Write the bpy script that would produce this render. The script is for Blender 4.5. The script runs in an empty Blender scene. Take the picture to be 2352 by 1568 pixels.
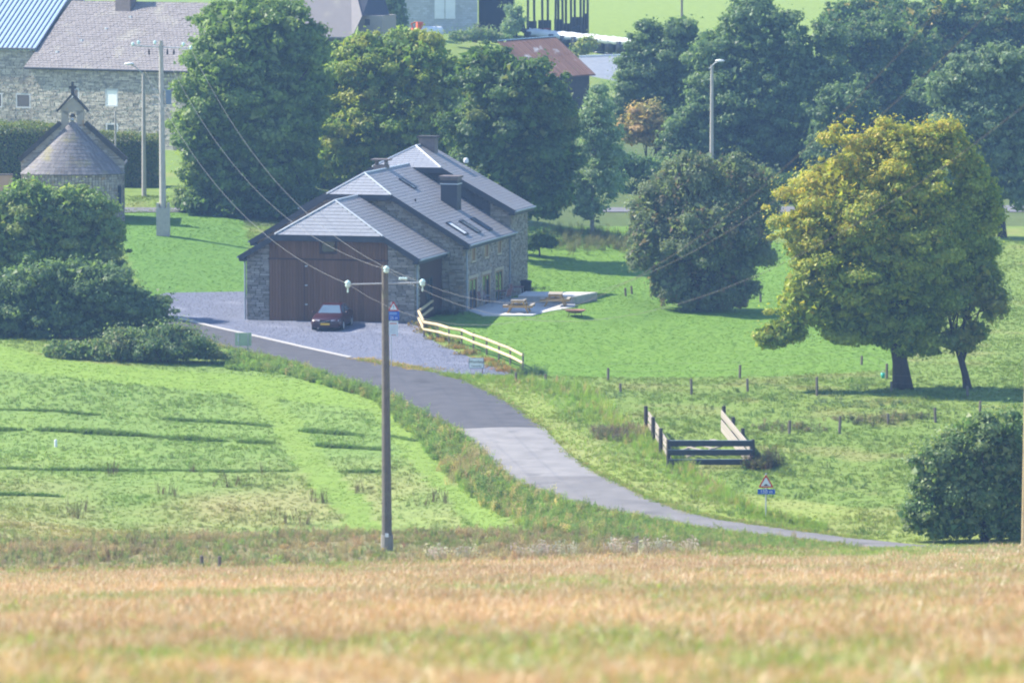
import bpy, math, random
import numpy as np
from mathutils import Vector, Matrix, Euler
random.seed(7); RNG = np.random.default_rng(11)
sc = bpy.context.scene
R = math.radians

# ------------------------------------------------------------------ camera, light, exposure
F = 12000.0                      # focal length in units of a 2352 px wide picture
PITCH = math.atan(1084 / F)
CAMZ = 28.0; HAZE = 0.00032
cam_d = bpy.data.cameras.new('camera'); cam = bpy.data.objects.new('camera', cam_d)
sc.collection.objects.link(cam); sc.camera = cam
cam.location = (0, 0, CAMZ); cam.rotation_euler = (math.pi/2 - PITCH, 0, 0)
cam_d.sensor_width = 36; cam_d.lens = 36 * F / 2352
cam_d.clip_start = 1; cam_d.clip_end = 3000
cam_d.dof.use_dof = True; cam_d.dof.focus_distance = 292; cam_d.dof.aperture_fstop = 1.6

SUN_EL = R(45); TH = R(16)       # shadows fall to the right and towards the camera
to_sun = Vector((-math.cos(TH)*math.cos(SUN_EL), math.sin(TH)*math.cos(SUN_EL), math.sin(SUN_EL)))
world = bpy.data.worlds.new('World'); sc.world = world; world.use_nodes = True
wn = world.node_tree.nodes; wl = world.node_tree.links
sky = wn.new('ShaderNodeTexSky'); sky.sky_type = 'NISHITA'; sky.sun_disc = False
sky.sun_elevation = SUN_EL; sky.sun_rotation = math.atan2(to_sun.x, to_sun.y)
sky.air_density = 1.0; sky.dust_density = 0.3; sky.ozone_density = 3.0
wn['Background'].inputs['Strength'].default_value = 0.15
wl.new(sky.outputs['Color'], wn['Background'].inputs['Color'])
sun_d = bpy.data.lights.new('sun', 'SUN'); sun = bpy.data.objects.new('sun', sun_d)
sc.collection.objects.link(sun)
sun_d.energy = 5.0; sun_d.angle = R(0.53); sun_d.color = (1.0, 0.93, 0.80)
sun.rotation_euler = to_sun.to_track_quat('Z', 'Y').to_euler()
sun.location = (-60, 300, 120)
sc.view_settings.view_transform = 'Standard'; sc.view_settings.look = 'None'
sc.view_settings.exposure = 1.06; sc.view_settings.gamma = 1.0
sc.view_settings.use_curve_mapping = False
sc.render.engine = 'CYCLES'
cy = sc.cycles
cy.use_denoising = True; cy.max_bounces = 6; cy.diffuse_bounces = 3; cy.glossy_bounces = 2
cy.transmission_bounces = 4; cy.transparent_max_bounces = 6; cy.volume_bounces = 0
cy.filter_width = 2.0; cy.use_adaptive_sampling = True; cy.adaptive_threshold = 0.02; cy.sample_clamp_indirect = 4

# ------------------------------------------------------------------ picture <-> world
_f = Vector((0, math.cos(PITCH), -math.sin(PITCH))); _u = Vector((0, math.sin(PITCH), math.cos(PITCH)))
def ray(px, py):
    a = (px-1176)/F; b = (784-py)/F
    return Vector((a, _f.y + b*_u.y, _f.z + b*_u.z))
def P(px, py, Y):
    d = ray(px, py); t = Y/d.y
    return Vector((d.x*t, Y, CAMZ + d.z*t))
def proj(X, Y, Z):
    X = np.asarray(X, float); Y = np.asarray(Y, float); Z = np.asarray(Z, float) - CAMZ
    d = Y*_f.y + Z*_f.z; h = Y*_u.y + Z*_u.z
    return 1176 + F*X/d, 784 - F*h/d
def zc(x0, y0, s):                # zoomed view -> picture coordinates
    k = 2352/3888
    return lambda x, y: ((x0 + x/s)*k, (y0 + y/s)*k)
z1 = zc(0, 0, 1.742); z2 = zc(850, 450, 1.845); z3 = zc(1550, 850, 2.613); z6 = zc(2300, 1300, 1.481)
z5 = zc(2300, 350, 1.4257); z8 = zc(1300, 1300, 1.742); zp = zc(2400, 1550, 3.5633); zt = zc(1400, 0, 2.138)

# ------------------------------------------------------------------ terrain
ctl = []
for px, py, Y in [
    (0,1250,212),(400,1235,212.5),(800,1232,214),(1150,1215,217),(888,1262,218),
    (0,1100,238),(350,1100,238),(700,1100,237.5),(950,1100,237),(0,950,260),(400,950,260),(750,950,259.5),
    (0,800,279),(300,845,273.5),(540,862,271.5),(-300,780,285),(-300,1000,255),(-300,1230,214),
    (1758,1190,222),(2260,1240,213.5),(2110,1252,211),(1300,1165,225.5),(1600,1200,220),(1140,985,252),(1250,985,252),
    (1000,900,266),(800,832,279.5),(600,790,287.5),(385,735,298),(567,733,300),(760,762,292.5),(955,738,298),(360,690,307),(450,600,321),
    (375,540,328),(300,483,345),(278,512,335),(330,450,352),(590,505,342),(100,335,395),(-200,350,395),(0,430,360),(900,470,352),
    (1165,690,310),(1300,712,307.5),(1450,670,319),(1620,712,311),(1700,850,277.5),(2070,890,269),(2220,893,268.5),(1400,870,273),
    (1630,1070,239),(2000,980,253.5),(2300,1000,250),(1300,620,333),(1900,600,338),(2305,545,354),(2340,485,373),(1750,480,371),(1400,500,362),
    (1270,245,430),(1400,128,470),(1500,60,505),(1500,0,560),(1020,80,468),(700,110,440),(2100,250,440),(2600,300,430),
    (2600,900,268),(2600,1150,222),(1500,-120,720),(300,-80,720),(2500,-80,720),(200,100,470)]:
    p = P(px, py, Y); ctl.append((p.x, p.y, p.z))
def fieldz(X, Y): return CAMZ - 1.7 - 0.1252*Y + 0.022*X*np.clip(Y/196, 0, 1)
for Y in (-20, 10, 40, 80, 120, 160, 196):
    for X in (-60, -20, 20, 60):
        ctl.append((X, Y, float(fieldz(X, Y))))
ctl = np.array(ctl)
def _tps(r2): return np.where(r2 > 0, 0.5*r2*np.log(np.maximum(r2, 1e-12)), 0.0)
_S = 100.0
_c = ctl[:, :2]/_S; _n = len(_c)
_K = _tps(((_c[:, None]-_c[None])**2).sum(-1)) + np.eye(_n)*2e-4
_Q = np.c_[np.ones(_n), _c]
_A = np.block([[_K, _Q], [_Q.T, np.zeros((3, 3))]])
_w = np.linalg.solve(_A, np.r_[ctl[:, 2], 0, 0, 0])
def _base_z(X, Y):
    sh = np.shape(X); q = np.c_[np.ravel(X), np.ravel(Y)]/_S
    out = np.empty(len(q))
    for i in range(0, len(q), 20000):
        s = q[i:i+20000]
        out[i:i+20000] = _tps(((s[:, None]-_c[None])**2).sum(-1)) @ _w[:_n] + np.c_[np.ones(len(s)), s] @ _w[_n:]
    return out.reshape(sh)
_G = RNG.random((6, 64, 64))
def vnoise(X, Y, wl, k=0):        # smooth value noise 0..1
    X = np.asarray(X, float)/wl; Y = np.asarray(Y, float)/wl
    xi = np.floor(X).astype(int); yi = np.floor(Y).astype(int); fx = X-xi; fy = Y-yi
    fx = fx*fx*(3-2*fx); fy = fy*fy*(3-2*fy); g = _G[k % 6]
    a = g[xi % 64, yi % 64]; b = g[(xi+1) % 64, yi % 64]; c = g[xi % 64, (yi+1) % 64]; d = g[(xi+1) % 64, (yi+1) % 64]
    return (a*(1-fx)+b*fx)*(1-fy) + (c*(1-fx)+d*fx)*fy
def fbm(X, Y, wl, k=0): return .55*vnoise(X, Y, wl, k) + .3*vnoise(X, Y, wl/2.1, k+1) + .15*vnoise(X, Y, wl/4.3, k+2)
FX = 165.0
_gx = np.arange(-FX-1, FX+1.01, 1.0); _gy = np.arange(-31, 735.01, 1.0)
_GX, _GY = np.meshgrid(_gx, _gy, indexing='ij')
_GZ = _base_z(_GX, _GY)
_near = np.clip((196-_GY)/14, 0, 1)                          # the straight stubble slope
_GZ = _GZ*(1-_near) + fieldz(_GX, _GY)*_near
_pc = P(1200, 708, 309.5); _pz = float(_base_z(np.array([_pc.x-1.2]), np.array([_pc.y-.5]))[0])
_d = np.hypot((_GX-_pc.x)/1.0, (_GY-_pc.y)/1.5); _w2 = np.clip((9.5-_d)/4.0, 0, 1); _w2 = _w2*_w2*(3-2*_w2)
_GZ = _GZ*(1-_w2)+_pz*_w2
def _cr(t): return (-.5*t+t*t-.5*t**3, 1-2.5*t*t+1.5*t**3, .5*t+2*t*t-1.5*t**3, -.5*t*t+.5*t**3)
def gz(X, Y):                     # smooth (bicubic) ground height
    X = np.asarray(X, float); Y = np.asarray(Y, float)
    x = np.clip(X-_gx[0], 1, len(_gx)-2.001); y = np.clip(Y-_gy[0], 1, len(_gy)-2.001)
    xi = x.astype(int); yi = y.astype(int); wx = _cr(x-xi); wy = _cr(y-yi); out = 0.0
    for a in range(4):
        for b in range(4): out = out+_GZ[np.minimum(xi+a-1, len(_gx)-1), np.minimum(yi+b-1, len(_gy)-1)]*wx[a]*wy[b]
    return out
_ts = np.arange(188.0, 720, 1.5)
def at(px, py, dz=0.0):           # where the ray through a picture point meets the ground beyond the stubble
    d = ray(px, py); t = _ts/d.y
    h = CAMZ + d.z*t - gz(d.x*t, _ts)
    i = int(np.argmax(h < 0))
    if h[i] >= 0: i = len(_ts)-1
    if i == 0: Y = _ts[0]
    else:
        f = np.linspace(_ts[i-1], _ts[i], 9); t = f/d.y; h = CAMZ + d.z*t - gz(d.x*t, f); k = max(1, int(np.argmax(h < 0)))
        Y = f[k-1] + (f[k]-f[k-1])*h[k-1]/(h[k-1]-h[k]+1e-9)
    p = P(px, py, Y); return Vector((p.x, p.y, float(gz(p.x, p.y)) + dz))
def onground(x, y, dz=0.0): return Vector((x, y, float(gz(x, y))+dz))
def pip(px, py, poly):
    px = np.asarray(px); py = np.asarray(py); ins = np.zeros(px.shape, bool); j = len(poly)-1
    for i in range(len(poly)):
        xi, yi = poly[i]; xj, yj = poly[j]
        c = ((yi > py) != (yj > py)) & (px < (xj-xi)*(py-yi)/((yj-yi) or 1e-9)+xi)
        ins ^= c; j = i
    return ins

# ------------------------------------------------------------------ objects and meshes
def link(o): sc.collection.objects.link(o); return o
def tag(o, label=None, cat=None, group=None, kind=None):
    if label: o['label'] = label
    if cat: o['category'] = cat
    if group: o['group'] = group
    if kind: o['kind'] = kind
    return o
def empty(name, loc=(0, 0, 0), rz=0.0, label=None, cat=None, group=None):
    o = link(bpy.data.objects.new(name, None)); o.location = loc; o.rotation_euler = (0, 0, rz)
    o.empty_display_size = 0.3
    return tag(o, label, cat, group)
def addobj(name, me, parent=None):
    o = link(bpy.data.objects.new(name, me))
    if parent: o.parent = parent
    return o
class MB:
    def __init__(s): s.v = []; s.f = []; s.t = []
    def add(s, vs, fs, t=0.5):
        n = len(s.v); s.v += [tuple(v) for v in vs]; s.f += [tuple(i+n for i in f) for f in fs]; s.t += [t]*len(fs); return s
    def hexa(s, a, b, t=0.5):     # a, b: two matching rings of 4 points
        return s.add(list(a)+list(b), [(3,2,1,0),(4,5,6,7),(0,1,5,4),(1,2,6,5),(2,3,7,6),(3,0,4,7)], t)
    def box(s, x0, x1, y0, y1, z0, z1, t=0.5):
        return s.hexa([(x0,y0,z0),(x1,y0,z0),(x1,y1,z0),(x0,y1,z0)], [(x0,y0,z1),(x1,y0,z1),(x1,y1,z1),(x0,y1,z1)], t)
    def bar(s, p, q, w, h, up=(0,0,1), t=0.5):
        p = Vector(p); q = Vector(q); d = (q-p).normalized(); u = Vector(up)
        sd = d.cross(u).normalized()*(w/2); uu = sd.cross(d).normalized()*(h/2)
        r = [sd*a+uu*b for a, b in ((-1,-1),(1,-1),(1,1),(-1,1))]
        return s.hexa([p+k for k in r], [q+k for k in r], t)
    def tube(s, pts, rad, n=8, cap=True, t=0.5):
        pts = [Vector(p) for p in pts]
        if not isinstance(rad, (list, tuple)): rad = [rad]*len(pts)
        b = len(s.v); ref = Vector((0.13, 0.31, 0.94))
        for i, p in enumerate(pts):
            d = (pts[min(i+1, len(pts)-1)]-pts[max(i-1, 0)]).normalized()
            if abs(d.dot(ref)) > .98: ref2 = Vector((1, 0, 0))
            else: ref2 = ref
            a = d.cross(ref2).normalized(); c = d.cross(a)
            for k in range(n):
                g = 2*math.pi*k/n; s.v.append(tuple(p + (a*math.cos(g)+c*math.sin(g))*rad[i]))
        for i in range(len(pts)-1):
            for k in range(n):
                k2 = (k+1) % n
                s.f.append((b+i*n+k, b+i*n+k2, b+(i+1)*n+k2, b+(i+1)*n+k)); s.t.append(t)
        if cap:
            s.f.append(tuple(b+k for k in range(n))[::-1]); s.t.append(t)
            s.f.append(tuple(b+(len(pts)-1)*n+k for k in range(n))); s.t.append(t)
        return s
    def lathe(s, prof, n=20, c=(0,0,0), t=0.5):
        b = len(s.v); c = Vector(c)
        for r, z in prof:
            for k in range(n):
                g = 2*math.pi*k/n; s.v.append((c.x+r*math.cos(g), c.y+r*math.sin(g), c.z+z))
        for i in range(len(prof)-1):
            for k in range(n):
                k2 = (k+1) % n; s.f.append((b+i*n+k, b+i*n+k2, b+(i+1)*n+k2, b+(i+1)*n+k)); s.t.append(t)
        return s
    def prism(s, poly, d, t=0.5):  # poly: 3-D ring, d: extrusion vector
        n = len(poly); poly = [Vector(p) for p in poly]; d = Vector(d)
        return s.add(poly+[p+d for p in poly], [tuple(range(n))[::-1], tuple(range(n, 2*n))]+[(i, (i+1) % n, n+(i+1) % n, n+i) for i in range(n)], t)
    def mesh(s, name, mat=None, smooth=False):
        me = bpy.data.meshes.new(name); me.from_pydata(s.v, [], s.f)
        a = me.attributes.new('tint', 'FLOAT', 'FACE'); a.data.foreach_set('value', np.array(s.t, dtype=np.float32))
        if smooth: me.polygons.foreach_set('use_smooth', np.ones(len(me.polygons), bool))
        if mat: me.materials.append(mat)
        me.validate(); me.update(); return me
    def build(s, name, mat, parent=None, smooth=False, kind=None):
        o = addobj(name, s.mesh(name, mat, smooth), parent)
        if kind: o['kind'] = kind
        return o
def npmesh(name, V, Q, mat, smooth=False):   # numpy quads/tris
    me = bpy.data.meshes.new(name); k = Q.shape[1]
    me.vertices.add(len(V)); me.vertices.foreach_set('co', np.ascontiguousarray(V, np.float32).ravel())
    me.loops.add(Q.size); me.loops.foreach_set('vertex_index', np.ascontiguousarray(Q, np.int32).ravel())
    me.polygons.add(len(Q)); me.polygons.foreach_set('loop_start', np.arange(0, Q.size, k, dtype=np.int32))
    if smooth: me.polygons.foreach_set('use_smooth', np.ones(len(Q), bool))
    if mat: me.materials.append(mat)
    me.update(calc_edges=True); return me
def fcolor(me, name, C, dom='FACE'):
    a = me.attributes.new(name, 'FLOAT_COLOR', dom)
    a.data.foreach_set('color', np.c_[C, np.ones(len(C))].astype(np.float32).ravel())

# ------------------------------------------------------------------ materials
def _new(name):
    m = bpy.data.materials.new(name); m.use_nodes = True
    return m, m.node_tree.nodes, m.node_tree.links, m.node_tree.nodes['Principled BSDF']
def _mix(n, l, fac, a, b):
    x = n.new('ShaderNodeMix'); x.data_type = 'RGBA'
    for s, v in ((0, fac), (6, a), (7, b)):
        if hasattr(v, 'is_linked'): l.new(v, x.inputs[s])
        else: x.inputs[s].default_value = v if s == 0 else (*v, 1)
    return x.outputs[2]
def M(name, c1, c2=None, ns=2.0, rough=.8, bump=.0, bs=25, spec=.3, metal=0, src='noise', dirt=None, stretch=None, var=(.72,1.3)):
    m, n, l, b = _new(name); c2 = c2 or tuple(k*.75 for k in c1)
    b.inputs['Roughness'].default_value = rough; b.inputs['Metallic'].default_value = metal
    b.inputs['Specular IOR Level'].default_value = spec
    tc = n.new('ShaderNodeTexCoord'); vec = tc.outputs['Object']
    if stretch:
        mp = n.new('ShaderNodeMapping'); mp.inputs['Scale'].default_value = stretch; l.new(vec, mp.inputs[0]); vec = mp.outputs[0]
    tx = n.new('ShaderNodeTexNoise'); tx.inputs['Scale'].default_value = ns; tx.inputs['Detail'].default_value = 5; l.new(vec, tx.inputs['Vector'])
    rp = n.new('ShaderNodeMapRange'); rp.inputs[1].default_value = .3; rp.inputs[2].default_value = .7; l.new(tx.outputs['Fac'], rp.inputs[0])
    col = _mix(n, l, rp.outputs[0], c1, c2)
    if src in ('tint', 'rand'):
        if src == 'tint':
            at_ = n.new('ShaderNodeAttribute'); at_.attribute_name = 'tint'; f_ = at_.outputs['Fac']
        else:
            oi = n.new('ShaderNodeObjectInfo'); f_ = oi.outputs['Random']
        c0 = _mix(n, l, f_, tuple(k*var[0] for k in c1), tuple(min(k*var[1], .95) for k in c2))
        col = _mix(n, l, .35, c0, col)
    if dirt:
        t2 = n.new('ShaderNodeTexNoise'); t2.inputs['Scale'].default_value = dirt[1]; t2.inputs['Detail'].default_value = 4; l.new(tc.outputs['Object'], t2.inputs['Vector'])
        r2 = n.new('ShaderNodeMapRange'); r2.inputs[1].default_value = dirt[2]; r2.inputs[2].default_value = dirt[2]+.15; l.new(t2.outputs['Fac'], r2.inputs[0])
        col = _mix(n, l, r2.outputs[0], col, dirt[0])
    l.new(col, b.inputs['Base Color'])
    if bump:
        t3 = n.new('ShaderNodeTexNoise'); t3.inputs['Scale'].default_value = bs; t3.inputs['Detail'].default_value = 4; l.new(vec, t3.inputs['Vector'])
        bp = n.new('ShaderNodeBump'); bp.inputs['Strength'].default_value = bump; bp.inputs['Distance'].default_value = .03
        l.new(t3.outputs['Fac'], bp.inputs['Height']); l.new(bp.outputs[0], b.inputs['Normal'])
    return m
def leafmat(name, attr='col', inst=False, trans=.4, gloss=.06):
    m, n, l, b = _new(name); n.remove(b)
    a = n.new('ShaderNodeAttribute'); a.attribute_name = attr
    if inst: a.attribute_type = 'INSTANCER'
    d = n.new('ShaderNodeBsdfDiffuse'); t = n.new('ShaderNodeBsdfTranslucent'); g = n.new('ShaderNodeBsdfGlossy'); g.inputs['Roughness'].default_value = .45
    br = n.new('ShaderNodeMix'); br.data_type = 'RGBA'; br.blend_type = 'MULTIPLY'; br.inputs[0].default_value = 1; br.inputs[7].default_value = (1.05, 1.1, .6, 1)
    l.new(a.outputs['Color'], br.inputs[6]); l.new(a.outputs['Color'], d.inputs['Color']); l.new(br.outputs[2], t.inputs['Color'])
    m1 = n.new('ShaderNodeMixShader'); m1.inputs[0].default_value = trans; l.new(d.outputs[0], m1.inputs[1]); l.new(t.outputs[0], m1.inputs[2])
    m2 = n.new('ShaderNodeMixShader'); m2.inputs[0].default_value = gloss; l.new(m1.outputs[0], m2.inputs[1]); l.new(g.outputs[0], m2.inputs[2])
    l.new(m2.outputs[0], n['Material Output'].inputs['Surface']); return m
MT = dict(
    stone=M('schist stone', (.335,.285,.23), (.21,.19,.17), src='tint', var=(.45,2.1), ns=6, bump=.35, dirt=((.36,.26,.16), 2.2, .60)),
    stone_i=M('schist stone single', (.30,.265,.225), (.20,.185,.17), src='rand', var=(.45,2.1), ns=5, bump=.35, dirt=((.34,.25,.16), 1.5, .62)),
    stone_p=M('pale field stone', (.42,.375,.31), (.29,.265,.23), src='tint', var=(.45,2.1), ns=4, bump=.35, dirt=((.20,.19,.18), 1.2, .58)),
    stone_c=M('chapel stone', (.42,.35,.27), (.27,.24,.21), src='tint', var=(.45,2.1), ns=5, bump=.35, dirt=((.45,.27,.12), 2.0, .60)),
    mortar=M('lime mortar', (.13,.125,.12), (.09,.088,.085), ns=8, bump=.2),
    mortar_p=M('pale mortar', (.24,.22,.19), (.16,.15,.135), ns=8, bump=.2),
    quoin=M('yellowish dressed stone', (.50,.43,.30), (.40,.35,.26), ns=5, bump=.15),
    slate=M('roof slate', (.255,.243,.25), (.21,.20,.208), src='tint', var=(.86,1.2), ns=3, rough=.50, spec=.55, dirt=((.24,.21,.18), .8, .64)),
    slate_h=M('hip slate', (.28,.29,.33), (.24,.25,.285), src='rand', var=(.88,1.15), ns=3, rough=.46, spec=.6),
    slate_old=M('weathered slate', (.235,.21,.205), (.175,.158,.16), src='tint', ns=2, rough=.75, dirt=((.27,.25,.22), .5, .57)),
    slate_moss=M('mossy slate', (.235,.21,.21), (.165,.15,.15), src='tint', var=(.55,1.6), ns=3, rough=.75, dirt=((.25,.22,.12), .9, .55)),
    slate_dk=M('dark cladding slate', (.060,.062,.078), (.045,.047,.06), src='tint', ns=3, rough=.6),
    fascia=M('dark fascia board', (.055,.06,.075), (.04,.043,.055), rough=.6),
    zinc=M('zinc flashing', (.55,.58,.62), (.45,.48,.52), rough=.4, spec=.5),
    pipe=M('zinc gutter', (.30,.34,.40), (.24,.27,.32), rough=.45, spec=.5),
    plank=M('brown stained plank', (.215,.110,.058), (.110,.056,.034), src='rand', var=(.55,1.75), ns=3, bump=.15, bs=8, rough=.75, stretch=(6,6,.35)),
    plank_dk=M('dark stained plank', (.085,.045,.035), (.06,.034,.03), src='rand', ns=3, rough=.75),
    oak=M('oak joinery', (.32,.20,.10), (.22,.13,.07), ns=4, rough=.6, stretch=(5,5,.5)),
    glass=M('window glass', (.035,.045,.06), (.025,.035,.05), rough=.06, spec=.9),
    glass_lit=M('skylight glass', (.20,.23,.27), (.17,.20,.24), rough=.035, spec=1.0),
    win_white=M('dull white paint', (.48,.50,.53), (.42,.44,.47), rough=.6),
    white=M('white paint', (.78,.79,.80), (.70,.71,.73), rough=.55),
    brick=M('chimney brick', (.19,.15,.14), (.13,.11,.11), ns=6, bump=.2),
    conc=M('concrete', (.42,.40,.37), (.32,.31,.29), ns=4, bump=.15, bs=18, dirt=((.25,.24,.2), 1.0, .62)),
    conc_pole=M('weathered concrete pole', (.17,.15,.125), (.125,.115,.10), ns=5, bump=.25, bs=14, dirt=((.18,.19,.13), 1.6, .56)),
    conc_pale=M('pale concrete pole', (.46,.42,.37), (.37,.34,.31), ns=4, bump=.2, bs=14),
    terrace=M('pale terrace slab', (.60,.58,.56), (.52,.50,.49), ns=2, rough=.8),
    block=M('grey block', (.50,.51,.53), (.42,.43,.46), src='tint', ns=4, bump=.1),
    metal_roof=M('pale blue metal sheet', (.27,.40,.50), (.23,.35,.45), ns=1.5, rough=.45, spec=.4),
    metal_rib=M('metal rib', (.20,.24,.36), (.16,.20,.31), rough=.5),
    rust=M('rusty sheet', (.175,.088,.055), (.105,.062,.050), src='tint', var=(.45,1.9), ns=3, rough=.85, dirt=((.36,.40,.46), .9, .62)),
    greyroof=M('grey fibre roof', (.24,.26,.30), (.20,.22,.255), ns=2, rough=.7),
    dark=M('dark weathered timber', (.075,.065,.06), (.05,.045,.042), ns=4, rough=.85),
    wood_new=M('fresh fence wood', (.66,.52,.31), (.55,.42,.24), src='rand', ns=4, rough=.7, stretch=(3,3,3)),
    wood_table=M('treated pine', (.46,.29,.12), (.36,.22,.09), ns=4, rough=.7),
    wood_top=M('greyed pine', (.42,.36,.29), (.34,.29,.23), ns=4, rough=.7),
    post=M('weathered post', (.20,.165,.135), (.13,.11,.095), ns=6, rough=.9, bump=.3),
    board_blue=M('dark board with pale upper edge', (.050,.055,.062), (.032,.036,.042), ns=3, rough=.6),
    board_pale=M('bleached board', (.40,.345,.29), (.30,.26,.22), src='rand', ns=5, rough=.8),
    steel=M('galvanised steel', (.48,.50,.52), (.40,.42,.45), rough=.45, spec=.5, metal=.3),
    rod=M('thin wire', (.20,.185,.165), (.17,.155,.14), rough=.5),
    porcelain=M('pale insulator glass', (.62,.80,.76), (.50,.70,.68), rough=.15, spec=.7),
    sign_white=M('sign white', (.80,.81,.82), (.74,.75,.77), rough=.4),
    sign_red=M('sign red', (.60,.055,.04), (.52,.05,.04), rough=.4),
    sign_blue=M('sign blue', (.035,.13,.55), (.03,.11,.48), rough=.4),
    sign_green=M('sign back', (.42,.50,.33), (.36,.44,.30), rough=.5),
    black=M('black', (.02,.02,.022), (.015,.015,.017), rough=.6),
    rubber=M('tyre', (.018,.018,.02), (.013,.013,.014), rough=.8),
    wrap=M('black bale wrap', (.022,.024,.034), (.016,.018,.026), rough=.28, spec=.6, bump=.3, bs=6),
    sheet=M('white plastic sheet', (.80,.80,.81), (.66,.67,.70), ns=1.5, rough=.45, bump=.5, bs=3),
    orange=M('orange machine paint', (.70,.11,.03), (.55,.09,.03), rough=.5),
    redm=M('faded red paint', (.42,.06,.04), (.32,.05,.035), rough=.55),
    carpaint=M('dark red car paint', (.038,.006,.011), (.033,.005,.009), rough=.28, spec=.7),
    lamp=M('lamp lens', (.72,.74,.76), (.6,.62,.65), rough=.12, spec=.8),
    plate_y=M('yellow plate', (.75,.46,.03), (.70,.42,.03), rough=.4),
    chair=M('chair slats', (.20,.085,.075), (.15,.07,.065), rough=.6),
    chair_m=M('chair frame', (.40,.40,.44), (.33,.33,.37), rough=.4, spec=.5),
    firebowl=M('rusted steel bowl', (.30,.15,.11), (.19,.10,.08), ns=5, rough=.75),
    bark=M('bark', (.075,.06,.05), (.045,.037,.032), ns=7, rough=.95, bump=.6, bs=12, stretch=(1,1,.3)),
    bark_pale=M('pale bark', (.30,.29,.27), (.18,.17,.16), ns=6, rough=.9, bump=.4, bs=10),
    leaf=leafmat('leaf', 'col', trans=.50, gloss=.018),
    tuft=leafmat('grass blade', 'tcol', inst=True, trans=.58, gloss=.02),
    straw=leafmat('straw stalk', 'tcol', inst=True, trans=.25, gloss=.05),
    soil=M('soil', (.15,.10,.07), (.11,.075,.055), bump=.3),
)
# ------------------------------------------------------------------ ground zones (real colours of the ground cover)
FAR_EDGE = [(60,640),(180,670),(300,700),(345,714),(385,727),(500,755),(600,777),(700,800),(800,822),(850,832),(920,842),(990,853),(1060,872),(1130,905),(1190,940),(1225,968),(1252,985),(1278,1015),(1308,1045),(1365,1085),(1420,1112),(1500,1150),(1580,1178),(1660,1195),(1800,1215),(1950,1235),(2110,1252),(2300,1262),(2620,1274)]
NEAR_EDGE = [(60,666),(180,698),(300,730),(345,742),(400,762),(500,793),(560,806),(640,824),(700,842),(760,864),(830,886),(900,912),(960,946),(1000,966),(1048,987),(1090,1022),(1120,1052),(1175,1102),(1230,1126),(1300,1150),(1400,1174),(1500,1194),(1600,1213),(1750,1232),(1900,1248),(2100,1270),(2300,1290),(2620,1304)]
def ipoly(pl, x): return np.interp(x, [p[0] for p in pl], [p[1] for p in pl])
ROADPOLY = FAR_EDGE + NEAR_EDGE[::-1]
TRACKS = [[(545,905),(635,912),(700,985),(770,1075),(850,1165),(910,1255),(810,1262),(785,1190),(705,1110),(655,1020),(600,950)],
          [(800,880),(870,905),(960,1000),(1040,1105),(1130,1175),(1215,1216),(1110,1226),(1040,1165),(950,1070),(890,990),(820,920)]]
LEFTSMOOTH = [(-400,780),(0,790),(120,822),(380,850),(560,860),(760,880),(880,935),(820,940),(640,915),(400,892),(0,850),(-400,840)]
LAWN = [(950,700),(1170,600),(1170,500),(1500,500),(1800,560),(2000,640),(2100,800),(2050,850),(1750,866),(1450,868),(1205,862),(960,748)]
LEFTLAWN = [(285,490),(420,486),(560,500),(600,690),(330,680),(280,560)]
GRAVEL_TOP = [(300,684),(355,684),(378,673),(566,670),(568,716),(940,722),(955,736),(968,752),(975,772),(1010,792),(1060,812),(1110,836),(1150,849),(1178,860)]
GRAVEL_BOT = [(300,700),(345,714),(385,727),(500,755),(600,777),(700,800),(800,822),(850,832),(920,842),(990,853),(1040,858),(1100,861),(1178,862)]
def stub_edge(px): return np.interp(px, [-300,0,600,1176,1700,2352,2700], [1316,1308,1299,1286,1268,1256,1250])
def is_stub(px, py, Y): return (py > stub_edge(px)) & (Y < 216)
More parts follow.
